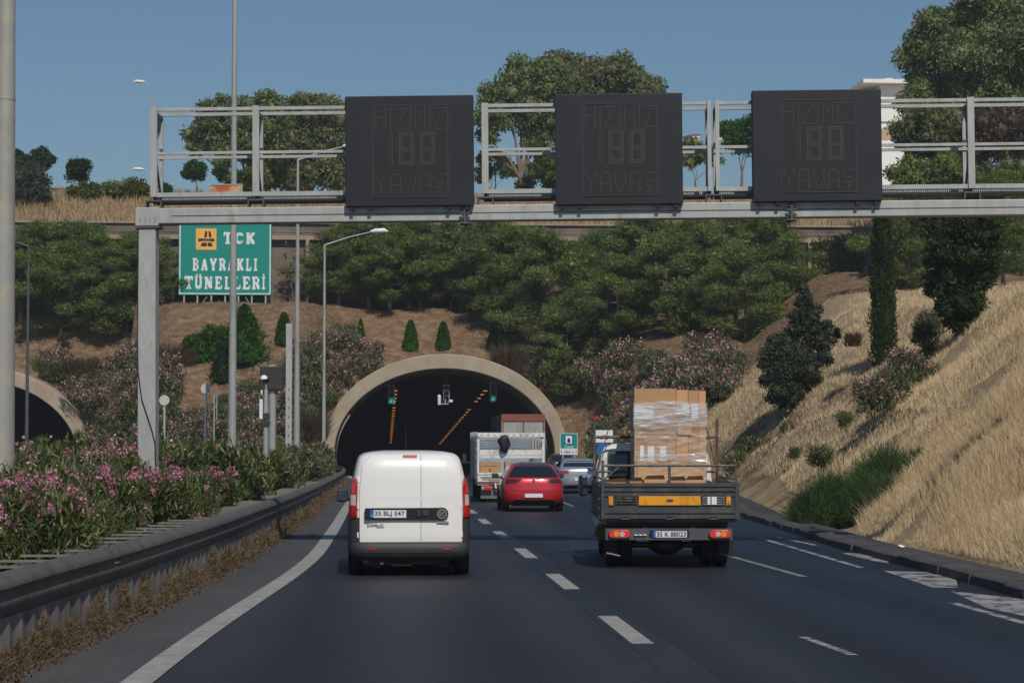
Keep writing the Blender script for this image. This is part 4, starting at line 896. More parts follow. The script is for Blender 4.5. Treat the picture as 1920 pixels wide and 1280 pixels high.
lettering('FIAT', cx - .04, cx + .04, cz - .035, cz + .035, .010, M['chrome'], bdg)
mb = MB(); mb.box(.40, .58, .040, .058, .795, .822); mb.build('trim_badge', M['chrome'], van)
lettering('DOBLO', -.64, -.40, .752, .785, .062, M['steel_dark'], van, depth=.008); lettering('CARGO', -.50, -.385, .725, .745, .062, M['steel_dark'], van, depth=.008)
for s in (-1, 1):
    for z in (.62, 1.05, 1.45):
        mb = MB(); q = B.rear(s * .77, z, .012); mb.box(q.x - .012, q.x + .012, q.y - .012, q.y + .02, z - .04, z + .04); mb.build('hinge', M['white'], van, bevel=.004)
mb = MB(); mb.box(-.62, .62, .25, 4.0, .20, .30); mb.box(-.28, .02, .15, .5, .155, .2); mb.tube([(-.6, .7, .3), (.6, .7, .3)], .045, 10); mb.box(-.58, -.44, .4, .55, .12, .3); mb.box(.44, .58, .4, .55, .12, .3); mb.build('underbody', M['black'], van)
mb = MB(); mb.tube([(-.42, .12, .2), (-.42, .5, .2)], .028, 10); mb.build('exhaust', M['steel_dark'], van)
for s in (-1, 1):
    for y in (.78, 3.45): wheel(van, s * .80, y, .315, .20)
    for y in (.78, 3.45):
        mb = MB(); mb.tube([(s * (.901), y, .36), (s * .909, y, .36)], .37, 28); mb.build('wheel_arch', M['black'], van)
    B.side([(z, 2.35 if z < 1.2 else 2.4, 3.55 - (z - 1.1) * 1.0) for z in frange(1.12, 1.6, 4)], .006, s).build('side_window', M['glass'], van)
mirror(van, -1.01, 2.75, 1.15, .18, .21, -1); mirror(van, .93, 2.75, 1.16, .22, .26, 1)
mb = MB(); mb.tube([(0, 2.3, 1.88), (-.0, 2.0, 2.28)], .005, 6); mb.build('antenna', M['black'], van)
# windscreen
mb = MB(); mb.grid([[(-.72, 4.02 - (z - 1.05) * 1.35 + .02, z), (.72, 4.02 - (z - 1.05) * 1.35 + .02, z)] for z in (1.1, 1.7)]); mb.build('windscreen', M['glass'], van)
# ---- loaded truck
p = gnd(1256, 1066); tr = thing('flatbed_truck', 'small dropside truck with black yellow-marked tailgate carrying wrapped cardboard', 'truck', (p.x, p.y, 0)); tr.rotation_euler.z = R(-3.4); bpy.context.view_layer.update()
L = 3.3; bw = 1.09; zf = .80
mb = MB(); mb.box(-bw, bw, .06, L, zf - .06, zf + .03); mb.build('bed_floor', M['bed_grey'], tr)
def dropside(name, x0, x1, y0, y1, z0, z1, face):
    mb = MB(); th = .03
    if face == 'y':
        mb.box(x0, x1, y0, y0 + th, z0, z1); 
        for z in (z0 + .015, z0 + .10, z1 - .21, z1 - .13, z1 - .055): mb.box(x0 + .04, x1 - .04, y0 - .022, y0 - .001, z, z + .03)
        for x in (x0, x1 - .05): mb.box(x, x + .05, y0 - .03, y0 - .023, z0, z1)
    else:
        mb.box(x0, x0 + th, y0, y1, z0, z1); s = -1 if x0 < 0 else 1
        for z in (z0 + .015, z0 + .16, z0 + .31, z1 - .05): mb.box(*((x0 - .022, x0 - .001) if s < 0 else (x0 + th + .001, x0 + th + .022)), y0, y1, z, z + .035)
    return mb.build(name, M['bed_grey'], tr)
zt2 = 1.36
tg = dropside('tailgate', -bw, bw, 0, 0, .785, zt2, 'y'); dropside('side_board', -bw - .02, 0, .04, L, .785, zt2, 'x'); dropside('side_board', bw - .01, 0, .04, L, .785, zt2, 'x')
mb = MB(); mb.box(-.49, .49, -.03, -.004, 1.01, 1.155); mb.build('yellow_panel', mat('tailgate_yellow', (.78, .33, .01, 1), .55, 0, .06, 3, dirt='#a2661a', dscale=5), tg)
mb = MB(); n = 28; mb.add([(.065 * math.cos(2 * math.pi * k / n), -.034, 1.083 + .028 * math.sin(2 * math.pi * k / n)) for k in range(n)], [tuple(range(n - 1, -1, -1))]); mb.build('oval_badge', M['chrome'], tg)
mb = MB(); mb.add([(.055 * math.cos(2 * math.pi * k / n), -.037, 1.083 + .021 * math.sin(2 * math.pi * k / n)) for k in range(n)], [tuple(range(n - 1, -1, -1))]); mb.build('oval_field', mat('navy', (.01, .02, .08, 1), .3), tg)
lettering('Ford', -.035, .035, 1.07, 1.097, -.039, M['chrome'], tg, depth=.002)
for s in (-1, 1): mb = MB(); mb.box(s * .935 - .035, s * .935 + .035, -.03, -.004, 1.01, 1.15); mb.build('amber_marker', M['amber'], tg)
mb = MB(); rnd = random.Random(4)
for k in range(4): mb.box(.52, .88, -.028, -.004, 1.015 + k * .036, 1.035 + k * .036)
mb.build('reflective_stripe', mat('stripe_grey', '#8b8d90', .4, .3, .2, 20, dirt='#2d2d2e', dscale=12), tg)
mb = MB()
for x in (.60, .665, .70): mb.box(x, x + .045, -.033, -.029, 1.02, 1.145)
mb.build('reflective_patch', M['paper'], tg)
mb = MB()
for z in (1.03, 1.075, 1.115): mb.box(-.86, -.52, -.028, -.004, z, z + .02)
mb.build('worn_sticker', mat('worn_sticker', '#6f6a63', .6, .2, .3, 14, dirt='#26272a', dscale=10, dlo=.45, dhi=.55), tg)
for x in (-.7, 0, .7): mb = MB(); mb.box(x - .05, x + .05, -.045, -.002, .80, .83); mb.tube([(x - .06, -.03, .79), (x + .06, -.03, .79)], .018, 8); mb.build('latch', M['black'], tg)
M['frame_rust'] = mat('frame_painted', '#54534f', .6, .3, .25, 10, dirt='#8d8371', dscale=9)
mb = MB()                                                      # rear and side rails above the boards
for s in (-1, 1): mb.tube([(s * 1.06, .04, .85), (s * 1.06, .04, 1.72 if s < 0 else 1.70)], .022, 8)
mb.tube([(-1.06, .04, 1.635), (1.06, .04, 1.635)], .02, 8)
for s in (-1, 1): mb.bar((s * 1.06, .04, 1.40), (s * .80, .04, 1.62), .028, .028)
mb.tube([(-.0, .04, 1.36), (0, .04, 1.63)], .022, 8)
for s in (-1, 1): mb.tube([(s * 1.06, .04, 1.42), (s * 1.06, L, 1.42)], .018, 8)
mb.build('rear_rack', M['frame_rust'], tr)
mb = MB()
for s, zt3 in ((-1, 2.40), (1, 2.42)): mb.tube([(s * 1.07, L - .05, .8), (s * 1.07, L - .05, zt3)], .026, 8)
mb.tube([(-1.07, L - .05, 2.10), (1.07, L - .05, 2.10)], .026, 8); mb.tube([(-1.07, L - .05, 1.5), (1.07, L - .05, 1.5)], .02, 8); mb.build('headboard_frame', M['frame_rust'], tr)
mb = MB(); mb.tube([(-1.07, L - .05, 2.40), (-1.07, L - .05, 2.47)], .035, 10); mb.build('red_knob', M['lens_red'], tr)
mb = MB(); mb.tube([(1.07, L - .05, 2.35), (1.0, L - .3, 1.9), (1.05, L - .5, 1.45)], .007, 5); mb.tube([(.62, 2.4, 2.86), (.8, 2.6, 2.4), (1.07, L - .06, 1.45)], .009, 5); mb.tube([(-.62, 2.8, 2.84), (-.85, 2.9, 2.2), (-1.07, L - .3, 1.44)], .009, 5); mb.build('strap', mat('strap_red', '#8a3a2a', .8), tr)
cab = Body([.45, .6, .9, 1.15, 1.35, 1.6, 1.8, 1.92, 1.98, 2.0], [.98, 1.02, 1.03, 1.02, 1.01, .98, .95, .88, .74, .5], [0] * 5 + [0, .03, .08, .16, .3], [2.1, 2.15, 2.1, 1.6, 1.45, 1.2, 1.0, .9, .8, .7], cr=.12, cf=.4, n=4)
for k in range(len(cab.yr)): cab.yr[k] += L + .08; cab.yf[k] += L + .08
cb_ = cab.mesh().build('cab', M['truck_white'], tr, smooth=50)
cab.patch([(z, -.83 + (.05 if z in (1.36, 1.86) else 0), .83 - (.05 if z in (1.36, 1.86) else 0)) for z in (1.36, 1.40, 1.5, 1.7, 1.82, 1.86)], .006, 10).build('rear_window_seal', M['black'], cb_, smooth=60)
cab.patch([(z, -.78, .78) for z in (1.41, 1.5, 1.7, 1.81)], .012, 10).build('rear_window', M['glass'], cb_, smooth=60)
for s in (-1, 1): cab.side([(z, L + .5, L + 1.35 - (z - 1.2) * .6) for z in (1.3, 1.75)], .006, s).build('side_window', M['glass'], cb_)
mirror(tr, -1.24, L + .75, 1.24, .17, .36, -1, 'greycar'); mirror(tr, 1.24, L + .75, 1.24, .17, .36, 1, 'greycar')
mb = MB(); mb.box(-.42, -.34, .1, 4.6, .52, .66); mb.box(.34, .42, .1, 4.6, .52, .66); mb.box(-.95, .95, .25, .3, .66, .735); mb.box(-.95, .95, 1.6, 1.66, .66, .735); mb.box(-.95, .95, 2.9, 2.96, .66, .735)
mb.tube([(-.9, .95, .34), (.9, .95, .34)], .05, 10); mb.tube([(-.28, .95, .34), (-.1, .95, .33), (.1, .95, .33), (.28, .95, .34)], [.06, .16, .16, .06], 14); mb.box(-.8, -.42, 1.8, 2.6, .35, .6); mb.box(-.7, .7, .75, .8, .45, .72); mb.build('chassis', M['black'], tr)
mb = MB(); mb.box(-1.02, 1.0, -.02, .06, .46, .49); mb.box(-1.02, 1.0, .045, .07, .491, .64); mb.build('rear_bumper', M['steel_dark'], tr)
for s in (-1, 1):
    x = s * .80; mb = MB(); pts = [(x + .17 * (1 if math.cos(a) > 0 else -1) * abs(math.cos(a)) ** .5, .555 + .065 * (1 if math.sin(a) > 0 else -1) * abs(math.sin(a)) ** .6) for a in [2 * math.pi * k / 24 for k in range(24)]]
    mb.prism(pts[::-1], -.07, .04); tl = mb.build('tail_light', M['lens_bright'], tr, bevel=.008)
    mb = MB(); mb.tube([(x + s * -.04, -.078, .555), (x + s * -.04, -.071, .555)], .042, 16); mb.build('reversing_lens', M['lens_clear'], tl); mb = MB(); mb.tube([(x + s * .05, -.078, .555), (x + s * .05, -.071, .555)], .045, 16); mb.build('indicator_lens', M['amber'], tl)
    mb = MB(); x = s * .93; mb.box(x - .13 + (0 if s > 0 else .02), x + .10, .2, .21, .20, .47); mb.build('mud_flap', M['rubber'], tr)
mb = MB(); mb.bar((-1.0, .15, .25), (-.78, .15, .20), .012, .02); mb.build('flap_trim', M['chrome'], tr)
mb = MB(); mb.box(-.27, .27, -.035, -.024, .50, .60); pl = mb.build('number_plate', M['plate'], tr); mb = MB(); mb.box(-.27, -.225, -.040, -.036, .50, .60); mb.build('plate_band', M['blue'], pl)
lettering('35 K 88023', -.21, .255, .515, .588, -.037, M['ink'], pl, bold=.01)
mb = MB(); mb.box(-.31, .31, -.022, .044, .495, .61); mb.build('plate_holder', M['black'], tr)
mb = MB(); 
for k in range(3): mb.box(-.56 + k * .07, -.51 + k * .07, -.003, .044, .53, .545)
mb.build('small_marking', M['paper'], tr)
for x, y, r_, w_ in ((-.88, .95, .335, .22), (.88, .95, .335, .22), (-.66, .96, .335, .2), (.66, .96, .335, .2), (-.84, 4.35, .335, .22), (.84, 4.35, .335, .22)): wheel(tr, x, y, r_, w_)
mb = MB(); mb.tube([(-.98, 2.0, .50), (-.98, 2.5, .50)], .13, 12); mb.build('yellow_can', mat('can_yellow', '#7a5a1c', .6), tr)
mb = MB(); mb.tube([(-.45, 3.0, .6), (-.45, 3.0, .22)], .04, 8); mb.build('exhaust', M['steel_dark'], tr)
# wrapped cardboard
def tp2(x, y, z): return tr.matrix_basis @ Vector((x, y, z))
cs = thing('cardboard_bundle', 'tall bundle of flattened cardboard wrapped in clear film on the truck bed', 'cardboard', tp2(.14, 1.7, zf + .032), R(-3.4))
H0 = 2.07; rnd = random.Random(8)
for (x0, x1, y0, y1, h, t) in ((-.60, .10, 0, .5, H0, 0), (.105, .30, .02, .52, H0 - .02, 1), (.305, .48, .03, .5, H0 - .03, 0), (.485, .60, .05, .55, H0 - .035, 1), (-.60, .60, .56, 1.2, H0 - .05, 0)):
    mb = MB(); mb.box(x0, x1, y0, y1, 0, h); mb.build('cardboard_panel', M['card'] if not t else M['card_light'], cs, bevel=.006)
for (x0, x1, z0, z1) in ((-.55, .0, .18, .98), (-.02, .5, .2, .95), (.12, .36, 1.3, 1.55), (-.5, .12, 1.58, 1.8)):
    mb = MB(); mb.box(x0, x1, -.012, -.003, z0, z1); mb.build('cardboard_flap', M['card_light'], cs)
for (x0, x1, z0, z1) in ((-.51, -.44, .86, 1.12), (-.38, -.27, .85, 1.11), (-.18, -.07, .86, 1.11), (.35, .47, 1.58, 1.82), (-.60, -.28, 1.56, 1.80), (.2, .32, 1.63, 1.82)):
    mb = MB(); mb.box(x0, x1, -.018, -.013, z0, z1); mb.build('paper_label', M['paper'], cs)
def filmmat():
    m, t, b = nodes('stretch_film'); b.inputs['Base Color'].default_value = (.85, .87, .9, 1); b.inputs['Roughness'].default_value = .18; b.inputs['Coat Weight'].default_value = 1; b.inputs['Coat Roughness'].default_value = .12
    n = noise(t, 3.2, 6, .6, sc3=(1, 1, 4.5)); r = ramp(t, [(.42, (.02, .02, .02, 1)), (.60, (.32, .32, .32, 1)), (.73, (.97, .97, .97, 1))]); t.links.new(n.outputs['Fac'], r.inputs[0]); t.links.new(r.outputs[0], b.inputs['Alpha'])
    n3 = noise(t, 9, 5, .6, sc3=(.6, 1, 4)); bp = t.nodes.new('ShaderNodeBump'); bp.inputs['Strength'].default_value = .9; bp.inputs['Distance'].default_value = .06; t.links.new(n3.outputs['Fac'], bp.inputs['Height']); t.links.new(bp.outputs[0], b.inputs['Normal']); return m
M['film'] = filmmat(); M['film_glint'] = filmmat(); M['film_glint'].node_tree.nodes['Color Ramp'].color_ramp.elements[0].color = (.25, .25, .25, 1); M['film_glint'].node_tree.nodes['Color Ramp'].color_ramp.elements[0].position = .3; M['film_glint'].node_tree.nodes['Color Ramp'].color_ramp.elements[1].position = .5  # denser film, whitened to stand in for highlights on the wrap
def band(z0, z1, e, m):
    mb = MB(); rows = []
    for i in range(9):
        z = z0 + (z1 - z0) * i / 8; o = e + rnd.uniform(-.004, .004); rows.append([(x, y, z + .02 * math.sin(x * 5 + i)) for x, y in ((-.60 - o, 1.2 + o), (-.60 - o, -.02 - o), (-.2, -.03 - o - rnd.uniform(0, .01)), (.2, -.03 - o - rnd.uniform(0, .01)), (.60 + o, -.02 - o), (.60 + o, 1.2 + o))])
    mb.grid(rows); mb.build('stretch_film', m, cs, smooth=60)
band(.05, 1.85, .006, M['film']); band(1.42, 1.85, .018, M['film_glint']); band(.86, .98, .014, M['film_glint'])
for (x, w_, h_, a_, lab, y_) in ((-.95, .28, .18, 14, 'crumpled loose cardboard sheet at the left of the truck bed', 1.0), (-.62, .22, .2, -6, 'small cardboard sheet beside the wrapped bundle on the truck bed', .9), (-.30, .34, .24, 3, 'cardboard box standing before the bundle behind the tailgate', .7), (.1, .3, .22, -2, 'low cardboard box in the middle behind the tailgate', .7), (.42, .3, .23, 2, 'cardboard box at the right behind the tailgate', .7)):
    mb = MB(); c = thing('cardboard_box', lab, 'cardboard box', tp2(x * .9 + .08, y_, zf + .032), R(a_ - 3)); hh = .40 + h_
    mb.box(-w_ / 2, w_ / 2, 0, .25, 0, hh * .9); mb.build('box_body', M['card_light'] if a_ > 0 else M['card'], c, bevel=.006)
    mb = MB(); mb.add([(-w_ / 2, 0, hh * .9), (w_ / 2, 0, hh * .9), (w_ / 2 - .03, -.06, hh * .9 + .07), (-w_ / 2 + .04, -.05, hh * .9 + .06)], [(0, 1, 2, 3)]); mb.build('flap', M['card_light'], c)
# ---- red hatchback
def hatch(px, py, name, label, paint, roofm, scale=1, detail=True):
    p = gnd(px, py); c = thing(name, label, 'car', (p.x, p.y, 0))
    zs = [.20, .30, .42, .55, .68, .80, .90, .98, 1.06, 1.16, 1.26, 1.34, 1.39, 1.42, 1.435]; 
    hw = [.80, .855, .875, .885, .885, .875, .855, .82, .775, .725, .675, .625, .57, .48, .34]
    yr = [.14, .05, .0, .0, .03, .06, .08, .12, .20, .32, .44, .54, .66, .85, 1.15]
    yf = [3.95, 4.0, 4.02, 4.0, 3.9, 3.6, 3.1, 2.95, 2.8, 2.62, 2.45, 2.3, 2.2, 2.0, 1.8]
    b = Body(zs, [x * scale for x in hw], yr, yf, cr=.42, cf=.6, n=3.2, nr=20); b.mesh().build('body', M[paint], c, smooth=60)
    # roof and glasshouse sides of another colour
    mb = MB(); 
    rows = []
    for z in (1.335, 1.36, 1.39, 1.42, 1.436):
        h_ = b.g(min(z, 1.435))[0]; rows.append([b.rear(h_ * t, min(z, 1.435), .006) for t in frange(-1, 1, 12)] + [b.front(h_ * t, min(z, 1.435)) + Vector((0, .006, 0)) for t in frange(1, -1, 12)] + [b.rear(-h_, min(z, 1.435), .006)])
    mb.grid(rows); k = (len(rows) - 1) * 27; mb.f += [(k + i, k + i + 1, k + 24 - i, k + 25 - i) for i in range(12)]; mb.m += [0] * 12
    mb.build('roof', M[roofm], c, smooth=60)
    b.patch([(z, -.63 + .12 * (z - 1.0) * -0 - (.0), .63) for z in ()] or [(1.0, -.70, .70), (1.03, -.72, .72), (1.12, -.66, .66), (1.22, -.60, .60), (1.30, -.54, .54), (1.325, -.50, .50)], .008, 14).build('rear_window', M['glass'], c, smooth=60)
    for s in (-1, 1):
        b.side([(z, .95 + (z - 1.0) * .5, 2.85 - (z - 1.0) * 1.6) for z in (1.0, 1.1, 1.2, 1.3)], .006, s).build('side_window', M['glass'], c)
        b.patch([(z, *((-1, -.50 + .06 * k) if s < 0 else (.50 - .06 * k, 1))) for k, z in enumerate((.84, .87, .91, .95))], .010, 8).build('tail_light', M['lens_dark'], c, smooth=60)
        mirror(c, s * 1.0, 2.55, 1.02, .2, .15, s)
        for y in (.75, 3.25): wheel(c, s * .79, y, .31, .19)
        for y in (.75, 3.25): mb = MB(); mb.tube([(s * .872, y, .34), (s * .893, y, .34)], .36, 28); mb.build('wheel_arch', M['black'], c)
    b.patch([(.20, -.62, .62), (.26, -.66, .66), (.32, -.62, .62), (.35, -.5, .5)], .010, 12).build('lower_bumper', M['black'], c, smooth=60)
    b.patch([(.40, -.36, .36), (.52, -.32, .32), (.56, -.30, .30)], .006, 8).build('plate_recess', M[paint], c)
    mb = MB(); mb.box(-.26, .26, -.02, -.008, .42, .53); pl = mb.build('number_plate', M['plate'], c)
    mb = MB(); mb.bar((-.045, .065, .87), (.045, .065, .93), .03, .02); mb.bar((-.045, .06, .93), (.03, .06, .97), .02, .02); mb.bar((-.03, .06, .83), (.045, .06, .87), .02, .02); mb.build('badge', M['chrome'], c)
    b.patch([(.60, -.70, .70), (.612, -.70, .70)], .006, 12).build('tailgate_seam', M['black'], c)
    mb = MB(); mb.bar((-.18, .25, 1.06), (.30, .29, 1.10), .012, .012); mb.build('rear_wiper', M['black'], c)
    mb = MB(); mb.tube([(0, 1.3, 1.43), (0, 1.15, 1.55)], .008, 6); mb.build('antenna', M['black'], c)
    mb = MB(); mb.box(-.6, .6, .5, 3.6, .16, .25); mb.build('underbody', M['black'], c)
    for s in (-1, 1): mb = MB(); mb.box(s * .45 - .05, s * .45 + .05, -.005, .1, .36, .39); mb.build('reflector', M['lens_red'], c)
    return c
M['lens_dark'] = mat('lens_dark', (.05, .008, .012, 1), .2, 0, .3, 10, coat=1)
hatch(1001, 959, 'red_hatchback', 'glossy red hatchback with dark roof in the middle lane', 'red', 'greycar')
hatch(1054, 898, 'dark_car', 'dark grey car barely showing its roof ahead of the silver saloon', 'greycar', 'greycar')
# ---- silver saloon
p = gnd(1090, 925); c = thing('silver_saloon', 'silver saloon car half hidden behind the loaded truck', 'car', (p.x, p.y, 0))
zs = [.2, .32, .5, .7, .85, .95, 1.0, 1.04, 1.12, 1.25, 1.35, 1.40, 1.43]; hw = [.82, .87, .90, .905, .90, .87, .84, .80, .74, .68, .62, .54, .38]
yr = [.15, .04, 0, .02, .04, .05, .10, .55, .75, 1.0, 1.25, 1.5, 1.8]; yf = [4.5, 4.55, 4.55, 4.5, 4.2, 3.7, 3.4, 3.2, 3.05, 2.8, 2.6, 2.5, 2.3]
b = Body(zs, hw, yr, yf, cr=.4, cf=.6, n=3.2, nr=20); b.mesh().build('body', M['silver'], c, smooth=55)
b.patch([(1.07, -.62, .62), (1.1, -.66, .66), (1.2, -.60, .60), (1.30, -.52, .52)], .008, 12).build('rear_window', M['glass'], c, smooth=60)
for s in (-1, 1):
    b.patch([(z, *((-1, -.50) if s < 0 else (.50, 1))) for z in (.80, .86, .91)], .010, 8).build('tail_light', M['lens_red'], c, smooth=60); mirror(c, s * 1.0, 2.95, 1.04, .2, .14, s, 'silver')
    b.side([(z, 1.35 + (z - 1.05) * 1.6, 3.05 - (z - 1.05) * 1.4) for z in (1.06, 1.15, 1.3)], .006, s).build('side_window', M['glass'], c)
    for y in (.95, 3.6): wheel(c, s * .80, y, .32, .2)
b.patch([(.2, -.66, .66), (.3, -.66, .66), (.34, -.6, .6)], .01, 10).build('lower_bumper', M['black'], c, smooth=60)
b.patch([(.735, -.86, .86), (.75, -.86, .86)], .006, 12).build('crease', M['seam'], c)
mb = MB(); mb.box(-.26, .26, -.02, -.008, .52, .63); mb.build('number_plate', M['plate'], c)
# ---- white stake truck
p = gnd(958, 941); t2 = thing('stake_truck', 'white open truck with high slatted metal sides ahead of the red car', 'truck', (p.x, p.y, 0)); L = 5.2; bw = 1.14
mb = MB(); mb.box(-bw, bw, .02, L, .78, .86); mb.build('bed_floor', M['truck_white'], t2)
mb = MB(); mb.box(-bw, bw, 0, .04, .70, 1.00); mb.box(-bw, bw, -.02, -.002, .94, .985)
for z in (.62, .66): pass
mb.build('tailgate', M['truck_white'], t2)
mb = MB(); mb.box(-bw + .1, -.0, -.012, -.002, .82, .86); mb.box(-bw + .15, .3, -.012, -.002, .76, .79); mb.build('tailgate_recess', M['seam'], t2)
mb = MB(); mb.box(-.75, .3, -.014, -.0025, .70, .755); mb.box(-.2, .5, -.014, -.0025, .865, .92); mb.build('ochre_marking', mat('ochre_mark', '#c98f5a', .6), t2)
for s in (-1, 1): mb = MB(); mb.box(s * (bw - .03) - .035, s * (bw - .03) + .035, .05, .12, .86, 2.35); mb.build('corner_post', M['truck_white'], t2)
mb = MB(); mb.box(-bw, bw, -.0, .05, 2.22, 2.36); mb.build('top_rail', M['truck_white'], t2)
mb = MB()
for k in range(10): mb.tube([(-1.0 + k * .22, -.012, 2.28), (-1.0 + k * .22, .0, 2.28)], .02, 8)
mb.build('rivet', M['lens_dark'], t2)
mb = MB(); mb.box(-bw + .08, bw - .08, 0, .04, 1.60, 1.78); mb.box(-bw + .08, bw - .08, 0, .04, 1.50, 1.58); mb.build('middle_board', M['truck_white'], t2)
for s in (-1, 1):
    for k, (z0, z1) in enumerate(((.88, 1.2), (1.24, 1.5), (1.55, 1.8), (1.86, 2.05), (2.15, 2.33))): mb = MB(); mb.box(s * bw - .02, s * bw + .02, .13, L, z0, z1); mb.build('side_slat', M['zinc_sheet'] if k % 2 else M['truck_white'], t2)
    mb = MB()
    for k in range(7): mb.box(s * (bw + .022), s * (bw + .05), .2 + k * .78, .27 + k * .78, .8, 2.4) if s > 0 else mb.box(-bw - .05, -bw - .022, .2 + k * .78, .27 + k * .78, .8, 2.4)
    mb.build('side_stake', M['steel'], t2)
mb = MB(); mb.box(-bw + .03, bw - .03, L - .05, L, .86, 2.4); mb.build('front_board', M['zinc_sheet'], t2)
mb = MB(); 
for k in range(4): mb.box(-bw + .06, .75, 1.2, 1.23, 1.84 + k * .09, 1.90 + k * .09)
mb.box(-bw + .06, bw - .06, 1.235, 1.25, 1.8, 2.2); mb.build('inner_sheet', M['zinc_sheet'], t2)
mb = MB()
for k in range(3): mb.box(.80 + k * .1, .85 + k * .1, 1.1, 1.18, 1.80, 2.2)
mb.build('upright_bar', M['steel'], t2)
mb = MB(); mb.box(-bw, bw, .1, .2, .58, .70); mb.build('bumper_beam', M['truck_white'], t2)
mb = MB(); mb.box(-.55, -.5, -.02, .08, .48, .66); mb.box(-.5, .35, -.02, .08, .48, .52); mb.build('bracket', M['truck_white'], t2)
mb = MB(); mb.box(-.4, .4, .3, L + 1, .45, .6); mb.build('chassis', M['black'], t2)
mb = MB(); mb.box(-1.03, 1.03, .22, .25, .12, .40); mb.build('mud_flap', M['seam'], t2)
for s in (-1, 1): mb = MB(); mb.box(s * .82 - .19, s * .82 + .19, .02, .09, .43, .54); o = mb.build('tail_light', M['lens_bright'], t2, bevel=.01); mb = MB(); mb.box(s * .82 - .18, s * .82 - .11, .012, .019, .44, .53); mb.build('reversing_lens', M['lens_clear'], o)
for s in (-1, 1):
    for y in (1.2, L + .7): wheel(t2, s * .92, y, .38, .26)
cab = Body([.5, .8, 1.2, 1.6, 1.9, 2.1, 2.2], [.98, 1.0, 1.0, .97, .93, .85, .7], [L + .1] * 7, [L + 1.9, L + 1.95, L + 1.9, L + 1.6, L + 1.4, L + 1.3, L + 1.2], cr=.1, cf=.3, n=4); cab.mesh().build('cab', M['truck_white'], t2, smooth=50)
mirror(t2, -1.35, L + 1.2, 1.42, .16, .36, -1); mirror(t2, 1.35, L + 1.2, 1.42, .16, .36, 1)
base = t2.location
for k, (x0, x1, lab, txt) in enumerate(((-1.05, -.35, 'brown carton with printing at the left of the stake truck load', 'KOMBI'), (-.20, .42, 'brown carton in the middle of the stake truck load', None), (.47, 1.06, 'brown carton at the right of the stake truck load', 'MA'))):
    cc = thing('carton', lab, 'carton', (base.x + (x0 + x1) / 2, base.y + .06, .861 + .14)); w_ = (x1 - x0) / 2
    mb = MB(); mb.box(-w_, w_, 0, .6, -.139, .37); mb.build('box_body', M['card_light'] if k == 2 else M['card'], cc, bevel=.006)
    mb = MB(); mb.box(-w_ * .7, w_ * .7, -.006, -.001, .22, .24) if txt != 'MA' else mb.box(-w_ * .2, w_ * .2, -.006, -.001, .2, .28)
    mb.box(-w_ * .1, w_ * .05, -.006, -.001, .02, .15) if k == 0 else mb.box(-w_ * .5, w_ * .4, -.006, -.001, .09, .10)
    mb.build('print', M['brick_red'], cc)
def lump(name, label, cat, loc, rx, rz, m, seed, hem=False):
    mb = MB(); n, k = 16, 12; rw = []
    for i in range(k + 1):
        z = rz * (1 - 2 * i / k); rr = math.sqrt(max(0, 1 - (z / rz) ** 2)) ** .6
        rw.append([(rx * rr * math.cos(a) * (1 + .75 * mnoise.noise(Vector((math.cos(a) * 1.5, math.sin(a) * 1.5, z * 4 + seed)))), .1 * rr * math.sin(a), z + .05 * mnoise.noise(Vector((a, z * 3, seed)))) for a in [2 * math.pi * j / n for j in range(n + 1)]])
    mb.grid(rw); o = mb.build(name, m, smooth=80, loc=loc); tag(o, label, cat); return o
lump('black_bag', 'black plastic bag hanging over the rear board of the stake truck', 'bag', (base.x - .24, base.y - .13, 1.98), .17, .30, M['black'], 2)
# ---- container lorry
p = at(981, 832, 121); t3 = thing('container_lorry', 'tall box lorry with red-brown header entering the tunnel', 'lorry', (p.x, 121, 0)); W3 = 1.24; HT = at(981, 776, 121).z
mb = MB(); mb.box(-W3, W3, 0.06, 12, 1.1, HT - .02); mb.build('box_body', mat('curtain_grey', '#4c5054', .6, 0, .1), t3)
mb = MB(); mb.box(-W3, W3, 0, .055, HT - .40, HT); mb.build('header', M['brick_red'], t3)
mb = MB(); mb.box(-W3, -W3 + .07, 0, .055, 1.1, HT - .41); mb.box(W3 - .07, W3, 0, .055, 1.1, HT - .41); mb.build('corner_post', mat('frame_pink', '#a5766c', .6), t3)
for s in (-1, 1):
    mb = MB(); mb.box(s * .58 - .54, s * .58 + .54, .01, .05, 1.12, HT - .46); d = mb.build('rear_door', mat('door_grey', '#a3a09b', .6, 0, .06, 2, dirt='#7e7a75', dscale=2), t3)
    mb = MB(); 
    for x in (.12, .3): mb.tube([(s * x, -.02, 1.1), (s * x, -.02, HT - .42)], .022, 8)
    mb.build('lock_bar', M['steel'], d)
    mb = MB(); mb.box(s * 1.0 - .16, s * 1.0 + .16, -.02, .05, .75, .92); mb.build('tail_light', M['lens_red'], t3)
mb = MB(); mb.box(-1.1, 1.1, .1, 11, .85, 1.09); mb.box(-1.15, 1.15, .05, .15, .55, .65); mb.build('chassis', M['black'], t3)
for s in (-1, 1):
    for y in (2.2, 3.5, 9.5): wheel(t3, s * 1.05, y, .5, .3)
p = at(1037, 865, 128); o = MB(); o.box(-.12, .12, 0, .05, -.35, .35); o = o.build('red_reflector', M['lens_red'], loc=(at(1030, 858, 136).x, 136, at(1030, 858, 136).z)); tag(o, 'upright red marker panel inside the right wall of the tunnel mouth', 'marker')
